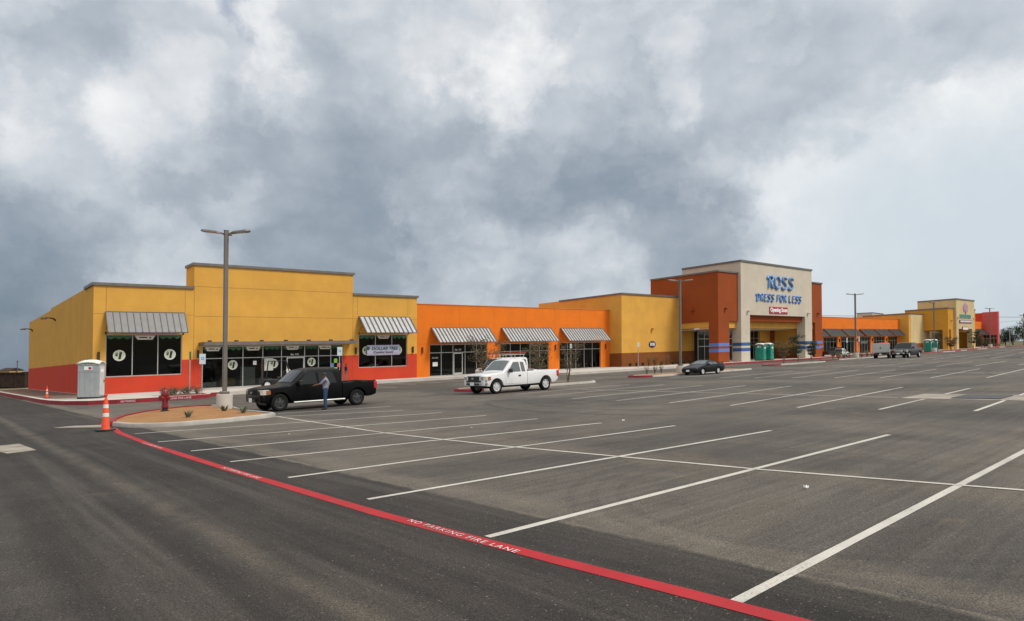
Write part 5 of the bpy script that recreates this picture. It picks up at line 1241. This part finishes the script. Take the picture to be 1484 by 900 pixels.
for i, (t, s, r_, sc, src, lab) in enumerate(((310,-10,1,.85,T2,'lower tree just left of the utility pole'),(318,-4,2,.62,T1,'low bushy tree at the foot of the utility pole'),(312,-13,3,.75,T2,'mid height tree between the broad dark tree and the utility pole'),(322,1,4,.8,T1,'tree right behind the utility pole'),(330,6,2.5,.9,T1,'far tree at the right picture edge'),(345,-12,.7,1.15,T2,'tall pale gap tree behind the row'),(290,10,5,.8,T1,'tree cut by the right edge of the picture'),(275,-15,2,.8,T2,'small tree close behind the red shop corner'))):
    big_tree(lab, t, s, 0, 0, 0, src, r_, sc)
fb = thing('far_house', 'pale low house among the far trees at the right', 'house', 380, -4, 0, .3); mb = MB(); mb.box(-9,9,-6,6,0,5); mb.build('wall', CRM, fb); mb = MB(); mb.prism([(-7,5),(7,5),(0,8)], -10, 10, 'x'); mb.build('roof', COP, fb)

# ------------------------------------------------------------------ left background
def rolloff(label, t, s, rot, ln, h):
    o = thing('roll_off_container', label, 'container', t, s, -.05, rot, 'rusty containers behind the store'); mb = MB()
    mb.vox([(-ln/2,ln/2,-1.2,1.2,.25,h)], [(-ln/2+.08,ln/2-.08,-1.12,1.12,.35,h+1)]); mb.build('body', RUST, o)
    mb = MB(); n = int(ln/.7)
    for i in range(n+1): x = -ln/2+ln*i/n; mb.box(x-.06,x+.06,-1.3,-1.2,.25,h); mb.box(x-.06,x+.06,1.2,1.3,.25,h)
    for y in (-1.27,1.27): mb.box(-ln/2,ln/2,y-.07,y+.07,h,h+.1)
    mb.build('rib', RUST, o); mb = MB(); mb.box(-ln/2,ln/2,-.6,-.4,0,.25); mb.box(-ln/2,ln/2,.4,.6,0,.25); mb.build('skid', BLK, o)
rolloff('long rusty open container behind the left end of the yellow store', -20.6, -78.6, -TH, 7.5, 2.5); rolloff('darker rusty container half hidden by the rear corner of the yellow store', -15.5, -78.5, -TH+.12, 6, 2.45)
def shed(label, t, s, w, h, hr, rm):
    o = thing('far_shed', label, 'shed', t, s, -.05, -TH); mb = MB(); mb.box(-w,w,-2,2,0,h); mb.build('wall', ROOFT, o)
    mb = MB(); mb.prism([(-2.3,h),(2.3,h),(0,hr)], -w*1.1, w*1.1, 'x'); mb.build('roof', rm, o)
shed('tan walled shed showing above the rusty containers', -17.3, -116, 1.1, 3.2, 3.75, RUST)
shed('tan gabled shed cut by the left picture edge above the containers', -21.2, -119, 1.6, 2.9, 4.1, ROOFT)
o = thing('utility_pole', 'thin far pole above the rusty containers at the left', 'pole', -16.4, -115.0, 0, 0); mb = MB(); mb.tube([(0,0,0),(0,0,5.2)], .09, 8); mb.build('pole', WOOD, o); mb = MB(); mb.box(-.25,.25,-.06,.06,4.9,5.05); mb.build('crossarm', WOOD, o)

# ------------------------------------------------------------------ people
def figure(label, t, s, dz, rot, H, J, mats, hairmat=HAIR, cap=None, lift=0):
    """one continuous skinned body grown on a posed skeleton; J overrides joints (1.75 m figure, +x is ahead, +y left)"""
    o = thing('person', label, 'person', t, s, dz, rot)
    P = {'pelvis':(0,0,.93,.125,'leg'), 'waist':(0,0,1.07,.125,'top'), 'chest':(.0,0,1.26,.145,'top'), 'upper':(-.01,0,1.40,.125,'top'), 'neck':(.01,0,1.49,.055,'skin'), 'skull':(.03,0,1.60,.085,'skin'), 'crownp':(.02,0,1.68,.082,'skin'), 'nose':(.118,0,1.59,.018,'skin'), 'chin':(.085,0,1.535,.045,'skin')}
    for sd, n in ((1,'L'),(-1,'R')):
        P.update({'sh'+n:(0,.17*sd,1.40,.066,'top'), 'el'+n:(-.02,.24*sd,1.12,.047,'top'), 'fa'+n:(.0,.25*sd,1.08,.04,'skin'), 'wr'+n:(.06,.25*sd,.88,.028,'skin'), 'hip'+n:(0,.09*sd,.88,.098,'leg'), 'kn'+n:(.02,.10*sd,.49,.066,'leg'), 'an'+n:(-.02,.10*sd,.10,.046,'leg'), 'hl'+n:(-.02,.10*sd,.05,.045,'shoe'), 'to'+n:(.17,.11*sd,.035,.036,'shoe'), 'ear'+n:(.02,.085*sd,1.60,.02,'skin')})
    for k, v in J.items(): P[k] = (*v, *P[k][3:])
    E_ = [('pelvis','waist'),('waist','chest'),('chest','upper'),('upper','neck'),('neck','skull'),('skull','crownp'),('skull','nose'),('skull','chin')]
    for n in 'LR': E_ += [('upper','sh'+n),('sh'+n,'el'+n),('el'+n,'fa'+n),('fa'+n,'wr'+n),('pelvis','hip'+n),('hip'+n,'kn'+n),('kn'+n,'an'+n),('an'+n,'hl'+n),('hl'+n,'to'+n),('skull','ear'+n)]
    for n in 'LR':      # palm, four unequal fingers and a thumb off its side
        w = Vector(P['wr'+n][:3]); d = (w-Vector(P['fa'+n][:3])).normalized(); side = d.cross(Vector((0,0,1))).normalized() if abs(d.z) < .9 else Vector((1,0,0)); dn = d.cross(side).normalized()
        pm = w+d*.055; P['pm'+n] = (*pm,.03,'skin'); E_.append(('wr'+n,'pm'+n))
        for i, (o_, l) in enumerate(((-.03,.062),(-.01,.075),(.011,.07),(.031,.055))):
            a = pm+d*.03+side*o_; b_ = a+d*l*.55+dn*.008; c_ = b_+d*l*.4+dn*.022
            for q, pt, r_ in (('a',a,.0105),('b',b_,.0095),('c',c_,.008)): P['f%s%d%s'%(n,i,q)] = (*pt,r_,'skin')
            E_ += [('pm'+n,'f%s%da'%(n,i)),('f%s%da'%(n,i),'f%s%db'%(n,i)),('f%s%db'%(n,i),'f%s%dc'%(n,i))]
        th = w+d*.03-side*.03; t2 = th-side*.025+d*.035; P['t%sa'%n] = (*th,.013,'skin'); P['t%sb'%n] = (*t2,.010,'skin'); E_ += [('pm'+n,'t%sa'%n),('t%sa'%n,'t%sb'%n)]
    names = list(P); me = bpy.data.meshes.new('body'); me.from_pydata([P[k][:3] for k in names], [(names.index(a), names.index(b)) for a, b in E_], [])
    ob = bpy.data.objects.new('body', me); COL.objects.link(ob)
    ob.modifiers.new('skin','SKIN'); sv = me.skin_vertices[0].data
    for i, k in enumerate(names): sv[i].radius = (P[k][3], P[k][3]*(1.25 if k in ('chest','upper','waist','pelvis') else 1)); sv[i].use_root = (k == 'pelvis')
    for k in ('chest','upper','waist','pelvis'): r_ = P[k][3]; sv[names.index(k)].radius = (r_*1.18, r_*.85)
    sb = ob.modifiers.new('sub','SUBSURF'); sb.levels = 1; sb.render_levels = 1
    dg = bpy.context.evaluated_depsgraph_get(); dg.update(); m2 = bpy.data.meshes.new_from_object(ob.evaluated_get(dg)); bpy.data.objects.remove(ob)
    order = ['skin','top','leg','shoe']; m2.materials.clear()
    for q in order: m2.materials.append(mats[q])
    pv = [(Vector(P[a][:3]), Vector(P[b][:3]), P[a][4], P[b][4]) for a, b in E_]
    for f in m2.polygons:
        c_ = f.center; best = (9,'skin')
        for a, b, ta, tb in pv:
            ab = b-a; k = max(0, min(1, (c_-a).dot(ab)/max(1e-6, ab.length_squared))); dd = (c_-(a+ab*k)).length
            if dd < best[0]: best = (dd, ta if k < .5 else tb)
        f.material_index = order.index(best[1]); f.use_smooth = True
    m2.name = 'body'; b2_ = bpy.data.objects.new('body', m2); COL.objects.link(b2_); b2_.parent = o
    sk = Vector(P['skull'][:3])
    hb = MB(); vs = []; fs = []; n, m = 14, 7
    for i in range(m+1):
        ph = PI*.56*i/m
        for j in range(n):
            a = 2*PI*j/n; front = max(0, math.cos(a)); r_ = .104*math.sin(ph)*(1-.06*front); z = .115*math.cos(ph)+(.03*front*(i/m)**2); vs.append((sk.x-.012+r_*math.cos(a), sk.y+r_*.93*math.sin(a), sk.z+.02+z))
    for i in range(m):
        for j in range(n): fs.append((i*n+j, (i+1)*n+j, (i+1)*n+(j+1)%n, i*n+(j+1)%n))
    hb.add(vs, fs); hb.build('hair', hairmat, o, smooth=70, clean=True)
    eb = MB()
    for y in (-.034,.034): eb.lathe([(0,-.011),(.010,0),(0,.011)], 8, (sk.x+.087, sk.y+y, sk.z+.008))
    eb.build('eyes', HAIR, o); eb = MB(); eb.box(sk.x+.088, sk.x+.094, sk.y-.022, sk.y+.022, sk.z-.052, sk.z-.045); eb.build('mouth', M('lip',(.16,.05,.04),.5,var=0), o)
    o.scale = (H/1.75,)*3
    return o
# standing beside the black pickup, one arm reaching to its door
figure('dark haired man in gray shirt and jeans reaching to the black pickup door', -17.75, 32.6, 0, R(150)-0.15, 1.62,
       {'elL':(.18,.22,1.20),'faL':(.24,.21,1.18),'wrL':(.44,.16,1.13),'elR':(-.10,-.27,1.16),'faR':(-.08,-.28,1.11),'wrR':(.02,-.36,.98),'skull':(.07,.03,1.585),'crownp':(.06,.03,1.665),'nose':(.155,.05,1.565),'chin':(.12,.03,1.52),'neck':(.03,0,1.48)},
       {'skin':SKIN,'top':SHIRT,'leg':JEAN,'shoe':SHOE})
figure('person in navy top and tan shorts walking by the store door jamb', -.85, 1.7, WALK, R(0), 1.75,
       {'knL':(.16,.10,.50),'anL':(.02,.10,.12),'hlL':(.0,.10,.07),'toL':(.19,.11,.05),'knR':(-.03,-.10,.50),'anR':(-.22,-.10,.14),'hlR':(-.25,-.10,.1),'toR':(-.07,-.11,.04),'elL':(.1,.24,1.13),'faL':(.14,.22,1.11),'wrL':(.3,.12,1.1),'wrR':(.1,-.24,.9)},
       {'skin':SKIN,'top':NAVY,'leg':KHAK,'shoe':SHOE})
figure('worker in white cap seen behind the bed of the black pickup', -6.3, 10.4, 0, R(-70), 1.62, {}, {'skin':SKIN,'top':NAVY,'leg':JEAN,'shoe':SHOE}, hairmat=WHT)

# ------------------------------------------------------------------ sky, sun, camera
F = 959.; CX, CY, PIT = 742., 495.3, .0252
def pixdir(x, y):
    u = (x-CX)/F; v = (CY-y)/F
    return Vector((u, math.cos(PIT)-v*math.sin(PIT), v*math.cos(PIT)+math.sin(PIT))).normalized()
SUN_EL, SUN_AZ = R(50), R(112)      # azimuth clockwise from +Y
wd = bpy.data.worlds.new('World'); SC.world = wd; wd.use_nodes = True; nt = wd.node_tree; nt.nodes.clear()
wo = N(nt, 'ShaderNodeOutputWorld'); bg = N(nt, 'ShaderNodeBackground'); bg.inputs[1].default_value = .1; L(nt, bg.outputs[0], wo.inputs[0])
sky = N(nt, 'ShaderNodeTexSky'); sky.sky_type = 'NISHITA'; sky.sun_disc = False; sky.sun_elevation = SUN_EL; sky.sun_rotation = SUN_AZ; sky.altitude = 50; sky.dust_density = 2
dirv = N(nt, 'ShaderNodeTexCoord').outputs['Generated']
sp = N(nt, 'ShaderNodeSeparateXYZ'); L(nt, dirv, sp.inputs[0]); dx, dy, dz = sp.outputs
# cloud layer coordinates: flattened towards the horizon like a real deck
den = mathn(nt, 'ADD', mathn(nt, 'ABSOLUTE', dz), .22)
cb = N(nt, 'ShaderNodeCombineXYZ'); L(nt, mathn(nt, 'DIVIDE', dx, den), cb.inputs[0]); L(nt, mathn(nt, 'DIVIDE', dy, den), cb.inputs[1]); cb.inputs[2].default_value = 3.7
deck = cb.outputs[0]
n1 = noise(nt, deck, 1.15, 9, .58, dist=.25); n2 = noise(nt, dirv, 5.5, 8, .6, dist=.3); n3 = noise(nt, dirv, 14, 6, .6)
wv = N(nt, 'ShaderNodeTexNoise'); wv.inputs['Scale'].default_value = 6; wv.inputs['Detail'].default_value = 7; wv.inputs['Roughness'].default_value = .62; L(nt, dirv, wv.inputs['Vector'])
vm = N(nt, 'ShaderNodeVectorMath', operation='SUBTRACT'); L(nt, wv.outputs['Color'], vm.inputs[0]); vm.inputs[1].default_value = (.5,.5,.5)
vs_ = N(nt, 'ShaderNodeVectorMath', operation='SCALE'); L(nt, vm.outputs[0], vs_.inputs[0]); vs_.inputs['Scale'].default_value = .27
va = N(nt, 'ShaderNodeVectorMath', operation='ADD'); L(nt, dirv, va.inputs[0]); L(nt, vs_.outputs[0], va.inputs[1])
vn = N(nt, 'ShaderNodeVectorMath', operation='NORMALIZE'); L(nt, va.outputs[0], vn.inputs[0]); wdir = vn.outputs[0]
vs2 = N(nt, 'ShaderNodeVectorMath', operation='SCALE'); L(nt, vm.outputs[0], vs2.inputs[0]); vs2.inputs['Scale'].default_value = .10
va2 = N(nt, 'ShaderNodeVectorMath', operation='ADD'); L(nt, dirv, va2.inputs[0]); L(nt, vs2.outputs[0], va2.inputs[1])
st2 = N(nt, 'ShaderNodeVectorMath', operation='MULTIPLY'); L(nt, va2.outputs[0], st2.inputs[0]); st2.inputs[1].default_value = (1,1,1.9); wdir2 = st2.outputs[0]
acc = mathn(nt, 'ADD', mathn(nt, 'MULTIPLY', mathn(nt, 'SUBTRACT', n1, .5), .20), .765)
acc = mathn(nt, 'ADD', acc, mathn(nt, 'MULTIPLY', mathn(nt, 'SUBTRACT', n2, .5), .26))
acc = mathn(nt, 'ADD', acc, mathn(nt, 'MULTIPLY', mathn(nt, 'SUBTRACT', n3, .5), .17))
vo = N(nt, 'ShaderNodeTexVoronoi'); vo.feature = 'F1'; vo.inputs['Scale'].default_value = 6.5; vo.inputs['Detail'].default_value = 2; vo.inputs['Roughness'].default_value = .55; L(nt, wdir2, vo.inputs['Vector'])
acc = mathn(nt, 'ADD', acc, mathn(nt, 'MULTIPLY', mathn(nt, 'SUBTRACT', .42, vo.outputs['Distance']), .17))
n4 = noise(nt, wdir, 4.6, 9, .58)
acc = mathn(nt, 'ADD', acc, ramp(nt, n4, .46, .60, -.035, .05))
BL = [(280,295,240,-0.086),(480,315,220,-0.094),(660,350,200,-0.10),(930,350,180,-0.085),(1060,270,170,-0.062),(30,450,150,-.20),(-20,540,150,-.27),(820,310,170,-0.094),(130,290,110,-0.055),(560,230,100,-0.039),(860,140,110,-0.039),(500,390,120,-0.047),
      (215,160,80,.20),(110,190,90,.06),(320,20,110,.18),(600,30,170,.04),(738,125,70,.16),(690,60,70,.10),(975,95,50,.14),(640,270,70,.10),(130,350,80,.08),(240,390,80,.12),(60,225,50,.12),
      (1350,310,180,.15),(1250,375,150,.17),(1460,270,150,.14),(1385,190,80,.12),(1150,360,100,.16),(690,400,120,.12),(860,390,80,.14),(1450,60,200,.03)]
for x, y, r, k in BL:
    c_ = pixdir(x, y); d_ = N(nt, 'ShaderNodeVectorMath', operation='DOT_PRODUCT'); L(nt, wdir, d_.inputs[0]); d_.inputs[1].default_value = c_
    acc = mathn(nt, 'ADD', acc, ramp(nt, d_.outputs['Value'], math.cos(math.atan(r*1.25/F)), math.cos(math.atan(r*.1/F)), 0, k))
# fill light: unseen sky overhead, behind and far right made brighter
acc = mathn(nt, 'ADD', acc, ramp(nt, dz, .5, .85, 0, .28)); acc = mathn(nt, 'ADD', acc, ramp(nt, mathn(nt, 'MULTIPLY', dy, -1), -.1, .5, 0, .16)); acc = mathn(nt, 'ADD', acc, ramp(nt, dx, .66, .95, 0, .2))
lowd = N(nt, 'ShaderNodeVectorMath', operation='DOT_PRODUCT'); L(nt, wdir, lowd.inputs[0]); lowd.inputs[1].default_value = pixdir(1400, 430)
low = ramp(nt, lowd.outputs['Value'], math.cos(.33), math.cos(.05), 0, .88)
cr = N(nt, 'ShaderNodeValToRGB'); L(nt, acc, cr.inputs[0]); el = cr.color_ramp.elements
stops = [(0,(1.25,1.7,2.3)),(.2,(1.8,2.25,2.8)),(.38,(2.55,3.0,3.5)),(.54,(3.6,4.05,4.55)),(.7,(5.1,5.45,5.85)),(.86,(7.2,7.3,7.4)),(1,(8.7,8.65,8.5))]
el[0].position = 0; el[0].color = (*[q/10 for q in stops[0][1]],1); el[1].position = 1; el[1].color = (*[q/10 for q in stops[-1][1]],1)
for p_, c_ in stops[1:-1]: e = el.new(p_); e.color = (*[q/10 for q in c_],1)
sc10 = N(nt, 'ShaderNodeVectorMath', operation='SCALE'); L(nt, cr.outputs[0], sc10.inputs[0]); sc10.inputs['Scale'].default_value = 10
# a few thin gaps show the clear sky
gapd = N(nt, 'ShaderNodeVectorMath', operation='DOT_PRODUCT'); L(nt, wdir, gapd.inputs[0]); gapd.inputs[1].default_value = pixdir(325, -5)
gap = ramp(nt, gapd.outputs['Value'], math.cos(.05), math.cos(.005), .06, .55)
L(nt, mixc(nt, gap, mixc(nt, low, sc10.outputs[0], (4.9,5.6,6.15)), sky.outputs[0]), bg.inputs[0])

sl = bpy.data.lights.new('sun', 'SUN'); sl.energy = 2.1; sl.angle = R(16); sl.color = (1,.95,.88)
so = bpy.data.objects.new('sun', sl); COL.objects.link(so)
sd_ = Vector((math.sin(SUN_AZ)*math.cos(SUN_EL), math.cos(SUN_AZ)*math.cos(SUN_EL), math.sin(SUN_EL)))
so.rotation_euler = sd_.to_track_quat('Z', 'Y').to_euler(); so.location = (40, -40, 80)

cam = bpy.data.cameras.new('camera'); co = bpy.data.objects.new('camera', cam); COL.objects.link(co); SC.camera = co
cam.sensor_fit = 'HORIZONTAL'; cam.sensor_width = 36; cam.lens = 36*F/1484; cam.shift_y = (CY-450)/1484
cam.clip_start = .1; cam.clip_end = 8000
co.location = (0, 0, EYE); co.rotation_euler = (PI/2+PIT, 0, 0)
vs = SC.view_settings; vs.view_transform = 'Standard'; vs.look = 'None'; vs.exposure = .25; vs.gamma = 1; vs.use_curve_mapping = False
SC.cycles.max_bounces = 8; SC.cycles.transparent_max_bounces = 12
